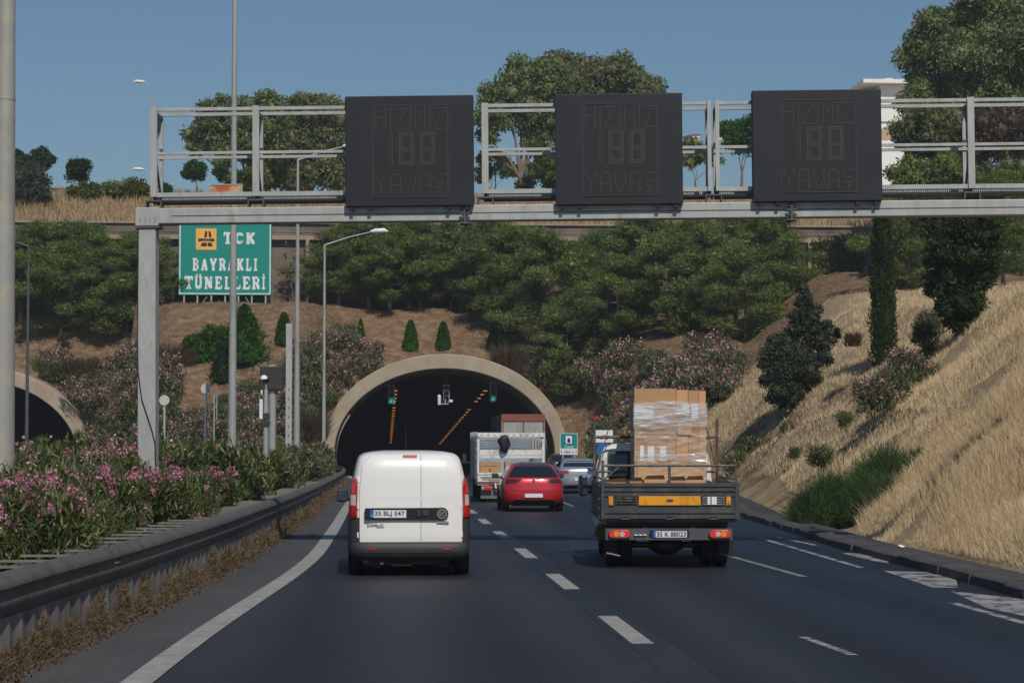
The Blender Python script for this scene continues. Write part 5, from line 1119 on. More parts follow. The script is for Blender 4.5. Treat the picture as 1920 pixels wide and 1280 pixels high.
# ------------------------------------------------------------------ vegetation
def foliage(clumps, dens, L, Wd, rng, out=.7, up=.25, droop=0, shell=.45, name='foliage', core=0, fuzz=.10):
    """clumps: (x,y,z,rx,ry,rz). diamond leaves spread through the outer part of every clump"""
    P, D = [], []
    for c in clumps:
        c = np.array(c, float); r = c[3:6]; n = max(6, int(dens * 4 * math.pi * ((r[0] * r[1] + r[1] * r[2] + r[0] * r[2]) / 3)))
        d = rng.normal(size=(n, 3)); d /= np.linalg.norm(d, axis=1)[:, None]
        rad = 1 - shell * rng.random(n) ** 1.3 + fuzz * np.abs(rng.normal(size=n))
        P.append(c[:3] + d * r * rad[:, None]); D.append(d)
    P = np.concatenate(P); D = np.concatenate(D); n = len(P)
    a = D * out + rng.normal(size=(n, 3)) * .55 + np.array([0, 0, up - droop]); a /= np.linalg.norm(a, axis=1)[:, None]
    b = np.cross(a, rng.normal(size=(n, 3))); b /= np.linalg.norm(b, axis=1)[:, None]
    s = (.65 + .7 * rng.random(n))[:, None]; l = L * s; w = Wd * s
    v = np.stack([P - a * l * .5, P + b * w * .5, P + a * l * .5, P - b * w * .5], 1).reshape(-1, 3)
    q = np.arange(4 * n).reshape(-1, 4)
    if core:                                   # inner lump added to every clump to block light and darken the crown
        th = np.linspace(0, 2 * np.pi, 8, endpoint=False); ph = np.array([.35, 1.1, 2.04, 2.8]); vs = []; qs = []; b0 = 4 * n
        for c in clumps:
            c = np.array(c, float); k = core
            for p_ in ph:
                for t_ in th: vs.append(c[:3] + c[3:6] * k * np.array([math.sin(p_) * math.cos(t_), math.sin(p_) * math.sin(t_), math.cos(p_)]) * (.85 + .3 * rng.random()))
            for i in range(3):
                for j in range(8): qs.append((b0 + i * 8 + j, b0 + i * 8 + (j + 1) % 8, b0 + (i + 1) * 8 + (j + 1) % 8, b0 + (i + 1) * 8 + j))
            qs.append((b0, b0 + 2, b0 + 4, b0 + 6)); qs.append((b0 + 24, b0 + 30, b0 + 28, b0 + 26)); b0 += 32
        v = np.concatenate([v, np.array(vs)]); q = np.concatenate([q, np.array(qs)])
    return npmesh(v, quads=q, name=name)
def petals(centers, k, spread, size, rng, name='blossom'):
    C = np.repeat(np.array(centers, float), k, 0); n = len(C); P = C + rng.normal(size=(n, 3)) * spread
    a = rng.normal(size=(n, 3)); a /= np.linalg.norm(a, axis=1)[:, None]; b = np.cross(a, rng.normal(size=(n, 3))); b /= np.linalg.norm(b, axis=1)[:, None]
    s = size * (.6 + .7 * rng.random(n))[:, None]
    v = np.stack([P - a * s * .5, P + b * s * .45, P + a * s * .5, P - b * s * .45], 1).reshape(-1, 3)
    return npmesh(v, quads=np.arange(4 * n).reshape(-1, 4), name=name)
def split_clump(c, k, f, rng):
    out = [(*c[:3], c[3] * .8, c[4] * .8, c[5] * .8)]
    for _ in range(k):
        d = rng.normal(size=3); d /= np.linalg.norm(d); q = f * (.7 + .6 * rng.random())
        out.append((c[0] + d[0] * c[3] * .72, c[1] + d[1] * c[4] * .72, c[2] + d[2] * c[5] * .72, c[3] * q, c[4] * q, c[5] * q))
    return out
def limbs(mb, base, tops, r, rng, wob=.3):
    for t in tops:
        b = Vector(base); t = Vector(t); m1 = b.lerp(t, .4) + Vector(rng.normal(size=3) * wob * .5); m1.z = b.z + (t.z - b.z) * .5
        mb.tube([b, m1, t], [r, r * .6, r * .22], 7)
def X(px, Y): return at(px, 832, Y).x
def ground_at(px, Y): x = X(px, Y); return Vector((x, Y, T(x, Y)))
# --- pines (three shapes, copied)
def make_pine(h, w, seed, label, loc, m='pine', low=.18, L=.26, Wd=.045, dens=75, group=None, name='pine_tree', cat='pine tree'):
    rng = np.random.default_rng(seed); r = thing(name, label, cat, loc, 0, group)
    lean = rng.normal(size=2) * .25; mb = MB(); trunk = [Vector((lean[0] * math.sin(k / 5 * 2.5), lean[1] * math.sin(k / 5 * 2), h * .93 * k / 6)) for k in range(7)]; trunk[0].z = -.5
    mb.tube(trunk, [.17 * h / 8 * (1 - k / 7.5) for k in range(7)], 9)
    cl = []; nb = int(12 + h * 1.5)
    for i in range(nb):
        f = low + (1 - low) * (i + rng.random()) / nb; z = h * f; a = i * 2.4 + rng.random() * .8
        reach = w / 2 * (math.sin(math.pi * (.18 + .80 * (f - low) / (1 - low))) ** .8) * (.55 + .6 * rng.random())
        tx, ty = reach * math.cos(a), reach * math.sin(a); ti = trunk[min(6, int(f * 6))]
        s = (.30 + .45 * rng.random()) * w / 6 + .26
        cl.append((tx + ti.x, ty + ti.y, z + .25, s * 1.1, s * 1.1, s * (.6 + .3 * rng.random())))
        cl.append((tx * .55 + ti.x, ty * .55 + ti.y, z + .1, s * .9, s * .9, s * .6))
        mb.tube([ti + Vector((0, 0, z - ti.z - .3)), Vector((tx * .6 + ti.x, ty * .6 + ti.y, z - .05)), Vector((tx + ti.x, ty + ti.y, z + .15))], [.06, .04, .015], 6)
    cl.append((trunk[6].x, trunk[6].y, h * .95, .6, .6, .7))
    mb.build('trunk', M['bark'], r, smooth=60)
    sub = []
    for c in cl: sub += split_clump(c, 4, .45, rng)
    link('crown', foliage(sub, dens, L, Wd, rng, out=.6, up=.5, core=.4, fuzz=.30), M[m], r)
    return r
PA = make_pine(8.8, 7.0, 11, 'tall dark green pine rising just right of the street lamp beside the tunnel mouth', ground_at(690, 149.5))
PB = make_pine(8.2, 6.6, 23, 'broad green pine behind the main tunnel crown, left of centre', ground_at(765, 150.2), 'pine_b')
PC = make_pine(6.6, 6.4, 37, 'low spreading pine above and right of the two clipped cones', ground_at(915, 147.5), 'pine', low=.08)
G = 'pines in the dense stand above the main tunnel'
for o in (PA, PB, PC): o['group'] = G
PA.scale = (.95, .95, .72); PB.scale = (1, 1, .74)
mid = [(635, 149.5, PA, .88, 'pine with bare lower trunk at the left end of the pine stand'), (730, 148.5, PB, .85, 'pine with a thin bare trunk just above the left clipped cone'), (845, 150, PA, .95, 'pine in the back row above the tunnel crown'), (960, 146.5, PB, 1.1, 'tall pine with a pale visible trunk in the middle of the stand'),
       (990, 144.5, PC, .9, 'low pine whose skirts reach the grey dry bush right of the tunnel crown'), (1035, 144, PA, 1.1, 'tall pine behind the left end of the big pink oleander bank'), (1070, 140, PC, 1.0, 'low pine directly above the left half of the big oleander bank'), (1125, 147, PB, 1.05, 'bright green pine behind the middle of the big oleander bank'),
       (1165, 139, PA, .78, 'dark pine directly above the middle of the big oleander bank'), (1205, 146, PA, 1.05, 'tall pine of the back row straight above the cardboard load'), (1255, 138, PC, 1.1, 'spreading pine right above the peak of the big oleander bank'), (1290, 145, PB, 1.0, 'tall pine at right of the back row below the middle message sign'),
       (1340, 138, PA, .9, 'dark pine above the right end of the big oleander bank'), (1380, 144, PA, 1.0, 'tall pine in the back row between the middle and right message signs'), (1400, 132, PC, 1.0, 'low pine at the right end of the stand beside the blue-green conifer'), (1445, 141, PB, .92, 'bright pine ending the stand before the bare wall on the right')]
for i, (px, Y, src, sc, lab) in enumerate(mid): dup(src, ground_at(px, Y) - Vector((0, 0, .2)), i * 1.7, (sc, sc, sc * (.74 if px < 1000 else .86)), lab, G)
G = 'pines left of the green name sign'
for i, (px, Y, src, sc, lab) in enumerate([(35, 150, PB, 1.0, 'pine half hidden behind the thick pole at the left edge'), (95, 150, PA, .95, 'dark pine above the left tunnel mouth'), (150, 150, PB, .98, 'pine in the middle of the left hillside group'), (190, 149, PC, 1.1, 'low pine with skirts touching the pink bushes on the left hillside'),
       (235, 149, PA, .9, 'pine just left of the gantry left post'), (110, 149, PC, 1.05, 'low wide pine above the right side of the left tunnel mouth'), (268, 149, PB, .8, 'pine overlapping the left edge of the green name sign')]): dup(src, ground_at(px, Y) - Vector((0, 0, .2)), i * 1.3 + .6, (sc * 1.05, sc * 1.05, sc * .82), lab, G)
G = 'pines above the dry bank at right'
for i, (px, Y, src, sc, lab) in enumerate([(1700, 118, PC, .85, 'small pine between the slim cypress and the big dark conifer'), (1885, 108, PB, .72, 'pine cut by the right edge beside the big dark conifer'), (1770, 135, PA, .8, 'dark pine behind the big dark conifer'), (1920, 125, PC, .9, 'pine at the right edge of the view behind the dry ridge')]): dup(src, ground_at(px, Y) - Vector((0, 0, .2)), i * 2.1, sc, lab, G)
# --- trees whose boughs are placed one by one
def bough_tree(name, label, cat, Y, bpx, clumps, m, L=.42, Wd=.15, dens=9, sub=8, f=.46, trunk=.25, depth=.8, seed=1, droop=.3, bark='bark', base=None, shell=.5, yj=.6, dk=2.2, gr_=1.28):
    rng = np.random.default_rng(seed); s = F / Y; b = ground_at(bpx, Y) if base is None else at(bpx, base, Y); b.z -= .3
    r = thing(name, label, cat, b); cl = []; tops = []
    for (px, py, rp) in clumps:
        p = at(px, py, Y) - b; rr = rp * gr_ / s; y = rng.uniform(-1, 1) * rr * yj; c = (p.x, y, p.z, rr, rr * depth, rr * .85); cl += split_clump(c, sub, f, rng); tops.append((p.x, y, p.z - rr * .2))
    if trunk:
        mb = MB(); zmin = min(t[2] for t in tops); mx = sum(t[0] for t in tops) / len(tops); fork = Vector((mx * .25, 0, max(.3, zmin * .55)))
        mb.tube([(0, 0, -.3), (mx * .1, 0, fork.z * .5), fork], [trunk, trunk * .85, trunk * .75], 10)
        limbs(mb, fork, tops[:16:2], trunk * .4, rng); mb.build('trunk', M[bark], r, smooth=60)
    link('crown', foliage(cl, dens * dk, L, Wd, rng, out=.45, up=.1, droop=droop, shell=shell, core=.62), M[m], r); return r
bough_tree('eucalyptus_tree', 'big eucalyptus behind the first gantry bay with sky gaps low in its crown', 'tree', 172, 470, [(375, 250, 24), (400, 222, 30), (415, 198, 18), (440, 240, 34), (470, 208, 34), (495, 182, 18), (465, 270, 28), (505, 240, 34), (365, 280, 16), (490, 290, 26), (480, 330, 22), (440, 270, 24), (400, 262, 24), (420, 300, 16), (505, 280, 30), (500, 210, 28)], 'euca', seed=4, trunk=.35)
bough_tree('eucalyptus_tree', 'wide eucalyptus whose crown runs in behind the left message sign', 'tree', 175, 570, [(540, 205, 30), (575, 215, 34), (615, 200, 26), (640, 215, 30), (545, 262, 36), (590, 268, 38), (635, 262, 36), (530, 320, 34), (575, 325, 36), (620, 325, 36), (655, 320, 34), (500, 345, 22), (665, 230, 26)], 'euca_b', seed=5, trunk=.35)
bough_tree('eucalyptus_tree', 'tallest eucalyptus with umbrella crown between the left and middle signs', 'tree', 170, 975, [(940, 175, 34), (985, 140, 36), (1025, 118, 22), (930, 220, 30), (975, 190, 40), (1020, 165, 42), (915, 255, 18), (1000, 220, 34), (925, 290, 14), (1030, 220, 34), (1010, 265, 24), (1040, 150, 30)], 'euca', seed=6, trunk=.4)
bough_tree('eucalyptus_tree', 'eucalyptus crown rising above the middle message sign', 'tree', 174, 1120, [(1075, 135, 36), (1105, 125, 28), (1150, 140, 34), (1190, 150, 34), (1225, 165, 26), (1090, 175, 38), (1140, 185, 36), (1190, 195, 36), (1230, 195, 22), (1120, 230, 34), (1180, 240, 34), (1060, 240, 30), (1100, 290, 30)], 'euca_b', seed=7, trunk=.4)
bough_tree('leafy_tree', 'low leafy tree between the left and middle message signs under the tall eucalyptus', 'tree', 168, 1030, [(1010, 325, 22), (1035, 310, 24), (990, 345, 16), (1060, 330, 28), (1010, 290, 18), (1045, 345, 20)], 'shrub_y', seed=8, trunk=.12, dens=12, L=.3, Wd=.14)
bough_tree('leafy_tree', 'dark leafy tree just right of the left message sign', 'tree', 172, 915, [(905, 295, 12), (915, 320, 18), (945, 312, 18), (905, 335, 12), (960, 320, 14)], 'euca', seed=9, trunk=.1, dens=12, L=.3, Wd=.12)
bough_tree('round_tree', 'round bright green tree just left of the right message sign', 'tree', 168, 1392, [(1385, 248, 30), (1405, 235, 22), (1400, 270, 28), (1370, 262, 16), (1425, 255, 24)], 'thuja', seed=10, trunk=.14, dens=16, L=.26, Wd=.12)
bough_tree('eucalyptus_tree', 'huge eucalyptus filling the top right corner', 'tree', 140, 1850, [(1745, 75, 40), (1790, 45, 44), (1730, 125, 40), (1785, 105, 50), (1840, 60, 54), (1835, 15, 40), (1890, 20, 50), (1895, 80, 54), (1845, 125, 50), (1725, 165, 34), (1775, 165, 44), (1900, 140, 48), (1830, 175, 44), (1710, 200, 26), (1880, 190, 40)], 'euca', seed=11, trunk=.5, dens=13, L=.36, Wd=.13)
bough_tree('leafy_tree', 'broad leafy tree with pale forked trunk right of the white building', 'tree', 136, 1760, [(1700, 235, 28), (1745, 225, 34), (1790, 225, 34), (1720, 270, 30), (1765, 275, 36), (1800, 265, 32), (1695, 265, 16), (1740, 255, 30)], 'euca_b', seed=12, trunk=.2, dens=14, L=.32, Wd=.12)
bough_tree('withered_tree', 'brownish half dry tree behind the gantry at the right edge', 'tree', 134, 1880, [(1850, 230, 34), (1890, 235, 38), (1930, 230, 34), (1860, 275, 36), (1905, 285, 38), (1830, 300, 28)], 'brown_leaf', seed=13, trunk=.2, dens=12, L=.3, Wd=.11)
bough_tree('leafy_shrub', 'wide bright green shrub behind the gantry right of the right message sign', 'shrub', 130, 1750, [(1700, 320, 28), (1740, 325, 32), (1780, 315, 34), (1720, 345, 26), (1800, 340, 28), (1690, 350, 20)], 'pine_b', seed=14, trunk=.08, dens=16, L=.28, Wd=.12)
bough_tree('leafy_shrub', 'dull brown-green thicket behind the gantry at the right edge', 'shrub', 128, 1880, [(1840, 335, 30), (1880, 330, 32), (1920, 335, 32), (1860, 365, 26), (1905, 370, 26)], 'ole_far', seed=15, trunk=.08, dens=16, L=.26, Wd=.1)
bough_tree('leafy_tree', 'loose olive tree behind the gap between the middle and right signs', 'tree', 166, 1305, [(1290, 275, 20), (1310, 290, 20), (1295, 300, 16), (1325, 285, 16), (1340, 300, 14), (1275, 290, 16)], 'euca', seed=16, trunk=.1, dens=12, L=.28, Wd=.12)
for i, (px, py, rp, lab) in enumerate(((77, 302, 23, 'round clipped tree at the far left of the hilltop skyline'), (145, 318, 21, 'round clipped tree standing alone on the hilltop skyline left of the gantry'), (367, 324, 21, 'round clipped tree seen through the first gantry bay'), (415, 325, 14, 'small round tree behind the rusty panel'), (28, 300, 20, 'round tree partly hidden by the pole at the left edge'))):
    bough_tree('round_tree', lab, 'tree', 166, px, [(px, py, rp), (px, py - rp * .3, rp * .8)], 'globe', seed=20 + i, trunk=.09, dens=26, L=.26, Wd=.12, sub=8, f=.4, droop=0, bark='bark')
for i, (px, py, rp, m, lab) in enumerate(((158, 364, 25, 'shrub_y', 'round yellow-green shrub on the hilltop below the lone round tree'), (250, 355, 27, 'shrub_y', 'round yellow-green shrub touching the gantry left end'), (452, 342, 24, 'shrub_y', 'yellow-green shrub beside the rusty panel'), (213, 352, 16, 'euca', 'thin grey-green shrub between two round hilltop shrubs'), (312, 356, 12, 'globe', 'tiny shrub in the first gantry bay'))):
    bough_tree('round_shrub', lab, 'shrub', 163, px, [(px, py, rp), (px, py + rp * .4, rp * .9)], m, seed=30 + i, trunk=.05, dens=26, L=.24, Wd=.1, sub=7, f=.42, droop=0)
bough_tree('grey_conifer', 'loose grey-green conifer on the slope beside the thick left pole', 'tree', 160, 55, [(50, 310, 18), (35, 335, 26), (65, 345, 26), (45, 365, 28), (75, 370, 22), (25, 360, 26), (60, 325, 16)], 'blue_conifer', seed=40, trunk=.15, dens=16, L=.3, Wd=.1)
# --- clipped cones and conifers
def fitY(px, py, y0=134.0, y1=151.5):
    best = min(np.arange(y0, y1, .25), key=lambda Y: abs(832 - (T(X(px, Y), Y) - CAMZ) * F / Y - py)); return float(best)
def cone(name, label, cat, px, pyb, Y, hpx, wpx, m, seed, lumpy=.12, L=.16, Wd=.07, dens=60, pow_=.75, grp=None):
    Y = fitY(px, pyb) if Y is None else Y
    rng = np.random.default_rng(seed); s = F / Y; b = at(px, pyb, Y); x = b.x; zt = T(x, Y); ztop = b.z + hpx / s; b.z = zt - .15
    r = thing(name, label, cat, b, 0, grp); h, w = ztop - b.z, wpx / s; n = int(dens * 4.5 * math.pi * w * h)
    t = rng.random(n) ** .8; a = rng.random(n) * 2 * math.pi; prof = (1 - t) ** pow_ * (np.minimum(1, t * 9 + .55)); rr = w / 2 * prof * (1 + 1.6 * lumpy * np.sin(a * 3 + t * 9 + seed) * np.sin(a * 2 - t * 17) + lumpy * np.sin(a * 5 + t * 14) + lumpy * rng.normal(size=n)) * (1 - .25 * rng.random(n))
    P = np.stack([rr * np.cos(a), rr * np.sin(a), t * h], 1); D = np.stack([np.cos(a) * .6, np.sin(a) * .6, np.full(n, .7)], 1) + rng.normal(size=(n, 3)) * .35; D /= np.linalg.norm(D, axis=1)[:, None]
    B_ = np.cross(D, rng.normal(size=(n, 3))); B_ /= np.linalg.norm(B_, axis=1)[:, None]; sc = (.6 + .8 * rng.random(n))[:, None]
    v = np.stack([P - D * L * sc / 2, P + B_ * Wd * sc / 2, P + D * L * sc / 2, P - B_ * Wd * sc / 2], 1).reshape(-1, 3)
    k = 10; q = np.arange(4 * n).reshape(-1, 4); cv = [((w * .40) * ((1 - tt) ** pow_) * min(1, tt * 9 + .55) * math.cos(aa), (w * .40) * ((1 - tt) ** pow_) * min(1, tt * 9 + .55) * math.sin(aa), tt * h * .97) for tt in np.linspace(.02, .98, 12) for aa in np.linspace(0, 6.283, k, endpoint=False)]
    qs = [(4 * n + i * k + j, 4 * n + i * k + (j + 1) % k, 4 * n + (i + 1) * k + (j + 1) % k, 4 * n + (i + 1) * k + j) for i in range(11) for j in range(k)]
    link('crown', npmesh(np.concatenate([v, np.array(cv)]), quads=np.concatenate([q, np.array(qs)])), M[m], r)
    mb = MB(); mb.tube([(0, 0, -.6), (0, 0, h * .6)], [.09, .03], 8); mb.build('trunk', M['bark'], r); return r
cone('clipped_cone', 'small clipped cone shrub above the left of the tunnel crown, left of its twin', 'shrub', 770, 655, None, 55, 34, 'thuja', 1, .05, pow_=.5)
cone('clipped_cone', 'small clipped cone shrub straight above the tunnel crown, right of its twin', 'shrub', 831, 655, None, 52, 34, 'thuja', 2, .05, pow_=.5)
cone('clipped_cone', 'clipped cone shrub beside the perforated post', 'shrub', 532, 648, None, 62, 38, 'thuja', 3, .06, pow_=.5)
cone('clipped_cone', 'small clipped cone half hidden behind pink bushes below the pines', 'shrub', 676, 640, None, 42, 22, 'thuja', 4, .06)
cone('clipped_cone', 'dark clipped cone under the low pines right of the tunnel crown', 'shrub', 925, 655, None, 55, 28, 'globe', 5, .1)
cone('thuja', 'pointed bright green thuja right of the tall lamp pole', 'conifer', 458, 680, None, 108, 92, 'thuja', 6, .16, L=.24, Wd=.1, dens=34, pow_=.62)
cone('thuja', 'narrow dark thuja below the bright bush left of the tall lamp pole', 'conifer', 415, 716, None, 90, 40, 'globe', 7, .2, L=.22, Wd=.09, dens=36, pow_=.5)
bough_tree('green_bush', 'wide bright green bush left of the tall lamp pole below the name sign', 'shrub', 138, 395, [(365, 650, 20), (390, 638, 22), (415, 645, 26), (385, 665, 24), (350, 668, 14), (425, 672, 24)], 'thuja', seed=44, trunk=.06, dens=40, L=.22, Wd=.09, droop=0)
cone('cypress', 'slim dark columnar cypress on the dry bank', 'cypress', 1656, 626, 85, 232, 50, 'cypress', 8, .10, L=.14, Wd=.05, dens=110, pow_=.16)
bough_tree('broad_conifer', 'massive dense dark conifer on the bank near the right edge', 'conifer', 72, 1803, [(1768, 395, 30), (1815, 390, 36), (1765, 430, 32), (1815, 430, 40), (1758, 475, 28), (1800, 480, 42), (1845, 475, 26), (1762, 525, 26), (1805, 530, 42), (1842, 520, 26), (1780, 565, 28), (1815, 570, 28), (1798, 595, 24), (1800, 615, 20), (1815, 600, 20), (1770, 580, 14)], 'cypress', seed=46, trunk=.1, dens=70, L=.16, Wd=.06, droop=-.2, sub=9, f=.36, gr_=1.35, depth=1.1, yj=.9)
bough_tree('blue_green_conifer', 'ragged blue-green conifer with drooping side boughs on the dry bank', 'conifer', 89, 1478, [(1505, 540, 10), (1505, 565, 14), (1515, 590, 18), (1498, 600, 20), (1545, 615, 16), (1570, 622, 9), (1520, 630, 26), (1480, 640, 26), (1545, 645, 18), (1460, 665, 26), (1500, 670, 34), (1540, 672, 16), (1455, 695, 26), (1485, 705, 28), (1515, 695, 22), (1470, 725, 22), (1500, 525, 6), (1535, 580, 8), (1450, 640, 14), (1510, 560, 12), (1490, 680, 30), (1520, 720, 18), (1440, 715, 16), (1485, 730, 20), (1470, 748, 22), (1495, 745, 20)], 'blue_conifer', seed=45, trunk=.09, dens=70, L=.17, Wd=.055, droop=.15, base=745, sub=7, gr_=1.3)
# --- oleanders: mesh kinds copied through hedge and slopes
def oleander(w, h, seed, dens, L, Wd, nf, k, psize, spread, leafm, petm, loc, label, group, ptop=.55):
    rng = np.random.default_rng(seed); r = thing('oleander', label, 'oleander', loc, 0, group); cl = []
    for i in range(11):
        a = rng.random() * 6.28; q = rng.random() ** .6 * w * .33; z = h * (.28 + .5 * rng.random()); s = w * (.16 + .12 * rng.random())
        cl.append((q * math.cos(a), q * math.sin(a), z, s, s, min(s * 1.1, h - z)))
    link('foliage', foliage(cl, dens, L, Wd, rng, out=.35, up=.75, shell=.65), M[leafm], r)
    C = []
    while len(C) < nf:
        c = cl[rng.integers(len(cl))]; d = rng.normal(size=3); d /= np.linalg.norm(d); 
        if d[2] < -.1: continue
        if c[2] + d[2] * c[5] < h * ptop * .7: continue
        C.append((c[0] + d[0] * c[3] * 1.02, c[1] + d[1] * c[4] * 1.02, c[2] + d[2] * c[5] * 1.02 + .03))
    if nf: link('blossom', petals(C, k, spread, psize, rng), M[petm], r)
    mb = MB()
    for c in cl[:6]: mb.tube([(c[0] * .2, c[1] * .2, -.2), (c[0] * .6, c[1] * .6, c[2] * .6), (c[0], c[1], c[2])], [.025, .02, .01], 5)
    mb.build('stem', M['stem'], r); return r
g1 = 'oleanders in the median hedge behind the guard rail'; l1 = 'green oleander with pink blossom in the median hedge behind the guard rail'
NEAR = [oleander(2.3, 1.75, 51, 260, .17, .028, 34, 40, .045, .055, 'ole_leaf', 'petal', (-4.3, 20.5, 0), l1, g1),
        oleander(2.2, 1.6, 52, 260, .17, .028, 18, 30, .045, .05, 'ole_leaf', 'petal', (-4.5, 23.5, 0), l1, g1),
        oleander(2.4, 1.7, 53, 260, .17, .028, 18, 28, .042, .05, 'ole_leaf', 'petal_pale', (-4.4, 27, 0), l1, g1),
        oleander(2.2, 1.7, 54, 270, .17, .028, 5, 24, .042, .05, 'ole_leaf', 'petal', (-4.2, 30, 0), l1, g1)]
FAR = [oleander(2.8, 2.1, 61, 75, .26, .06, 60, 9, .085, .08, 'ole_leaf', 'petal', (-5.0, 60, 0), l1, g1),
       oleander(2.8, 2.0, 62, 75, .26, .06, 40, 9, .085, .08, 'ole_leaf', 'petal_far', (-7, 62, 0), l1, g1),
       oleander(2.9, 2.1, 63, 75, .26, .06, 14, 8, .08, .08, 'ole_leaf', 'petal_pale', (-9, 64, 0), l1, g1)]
rnd = random.Random(77); first = set()
def put(kind, x, y, z, sc, label, group, szf=1.0):
    if id(kind) not in first: first.add(id(kind)); kind.location = (x, y, z); kind.scale = (sc, sc, sc * szf); kind['label'] = label; kind['group'] = group; kind.rotation_euler.z = rnd.uniform(0, 6.28); return kind
    return dup(kind, (x, y, z), rnd.uniform(0, 6.28), (sc, sc, sc * szf), label, group)
Y = 15.5; n = 0
while Y < 126:
    xmin = -.182 * Y - 1.6; d = 1.4 if Y < 45 else 2.1; row = 0; x = bx(Y) - (1.25 if Y < 45 else 1.75)
    while x > xmin and row < (5 if Y < 45 else 3 if Y < 90 else 2):
        kinds = NEAR if Y < 48 else FAR
        w_ = rnd.choices(range(len(kinds)), [3, 3, 2.2, 2.6] if Y < 48 else [2, 3, 2])[0]; sc = rnd.uniform(.85, 1.1) * (.86 + .1 * min(row, 2))
        if Y < 48 and row == 0: sc *= .92
        if not (abs(x - G0.x) < 1.0 and abs(Y - G0.y + 1.4) < 1.0):
            put(kinds[w_], x + rnd.uniform(-.3, .3), Y + rnd.uniform(-.4, .4), T(x, Y) - .05 if x > -6 else -.25, sc, l1, g1); n += 1
        x -= d * rnd.uniform(.9, 1.15); row += 1
    Y += d * (.95 if Y < 60 else 1.25)
# oleanders on the far slope
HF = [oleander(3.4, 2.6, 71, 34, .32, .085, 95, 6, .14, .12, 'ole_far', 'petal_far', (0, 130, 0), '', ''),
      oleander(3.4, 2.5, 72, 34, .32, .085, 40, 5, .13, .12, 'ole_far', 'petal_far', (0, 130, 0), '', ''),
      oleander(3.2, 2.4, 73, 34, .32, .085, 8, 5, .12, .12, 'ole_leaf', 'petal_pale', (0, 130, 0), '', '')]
def bank(poly, Y0, Y1, stepx, stepr, label, group, weights, sc0=1.0):
    """fill a pixel region with bushes standing on the hillside"""
    pys = [p[1] for p in poly]; Yg = Y0
    def inside(px, py):
        c = False; j = len(poly) - 1
        for i in range(len(poly)):
            if (poly[i][1] > py) != (poly[j][1] > py) and px < (poly[j][0] - poly[i][0]) * (py - poly[i][1]) / (poly[j][1] - poly[i][1]) + poly[i][0]: c = not c
            j = i
        return c
    k = 0
    while Yg < Y1:
        s = F / Yg; px = min(p[0] for p in poly)
        while px < max(p[0] for p in poly):
            x = X(px, Yg); z = T(x, Yg); py = 832 - (z + 1.5 - CAMZ) * s
            if inside(px, py): put(HF[rnd.choices(range(3), weights)[0]], x, Yg, z - .2, sc0 * rnd.uniform(.8, 1.15), label, group); k += 1
            px += stepx * s * rnd.uniform(.85, 1.15)
        Yg += stepr
    return k
cnt = []
cnt.append(bank([(975, 665), (1040, 630), (1100, 622), (1240, 640), (1310, 612), (1365, 640), (1378, 700), (1340, 760), (1290, 790), (1190, 790), (1130, 720), (1060, 720), (1000, 690)], 108, 147, 1.6, 1.5, 'oleander in the big pink-flowering bank right of the tunnel mouth', 'oleanders in the bank right of the tunnel', [5, 3, .6], .9))
cnt.append(bank([(60, 655), (110, 622), (200, 620), (290, 660), (350, 740), (420, 720), (470, 710), (560, 640), (605, 605), (660, 605), (715, 640), (665, 680), (600, 740), (560, 800), (540, 840), (450, 850), (180, 850), (170, 780), (120, 720)], 112, 146, 1.4, 1.35, 'oleander among the pink bushes on the slope between the two tunnel mouths', 'oleanders on the slope between the tunnels', [5, 3, 1.2], .8))
cnt.append(bank([(1085, 790), (1100, 740), (1190, 790), (1330, 790), (1330, 860), (1140, 900), (1125, 830)], 100, 134, 2.0, 2.2, 'dark leafy bush low beside the road behind the loaded truck', 'dark bushes beside the road right of the tunnel', [.3, 1, 6], 1.0))
print('BANKS', cnt, 'HEDGE', n)
def solo(kind, px, pyb, Y, sc, label, cat='oleander'):
    b = at(px, pyb, Y); o = dup(kind, b - Vector((0, 0, .3)), px * .1, sc, label, 'single bushes on the dry bank', cat); return o
solo(HF[0], 1640, 765, 66, .50, 'oleander clump with pink tops standing alone on the dry bank'); solo(HF[1], 1672, 738, 67, .48, 'middle oleander of the row climbing the dry bank'); solo(HF[0], 1700, 708, 69, .5, 'upper oleander of the row climbing the dry bank'); solo(HF[2], 1728, 705, 70, .34, 'small leafy bush at the upper right of the oleander row', 'shrub')
solo(HF[2], 1735, 635, 76, .42, 'dark leafy bush on the bank left of the big dark conifer', 'shrub'); solo(HF[1], 1745, 612, 77, .38, 'small oleander with a pink top at the left foot of the big dark conifer'); solo(HF[2], 1740, 655, 73, .25, 'tiny bush below the big dark conifer', 'shrub')
solo(HF[2], 1585, 790, 72, .28, 'low dull bush on the bank below the oleander row', 'shrub'); solo(HF[2], 1475, 800, 84, .22, 'tiny bush on the bank below the blue-green conifer', 'shrub'); solo(HF[2], 1490, 845, 75, .2, 'tiny green bush low on the bank', 'shrub'); solo(HF[2], 1535, 860, 66, .32, 'small green bush on the bank above the broom', 'shrub'); solo(HF[2], 1415, 862, 88, .55, 'green bush at the foot of the bank behind the truck rack', 'shrub'); solo(HF[2], 1385, 880, 86, .45, 'dark green bush beside the rack of the loaded truck', 'shrub')
for k, (px, pyb, Y, sc) in enumerate(((75, 690, 143, .42), (105, 700, 143, .5), (585, 820, 131, .6), (600, 765, 133, .6), (575, 800, 131, .7), (580, 745, 134, .8))): solo(HF[2], px, pyb, Y, sc, ['small green bush above the left tunnel mouth beside the slim lamp', 'dark bush above the left tunnel ring', 'dark green bush leaning on the left foot of the tunnel ring', 'dark green bush left of the tunnel ring, above the tow sign', 'dark green bush behind the street lamp foot', 'dark green bush behind the lamp pole of the first message sign'][k], 'shrub')
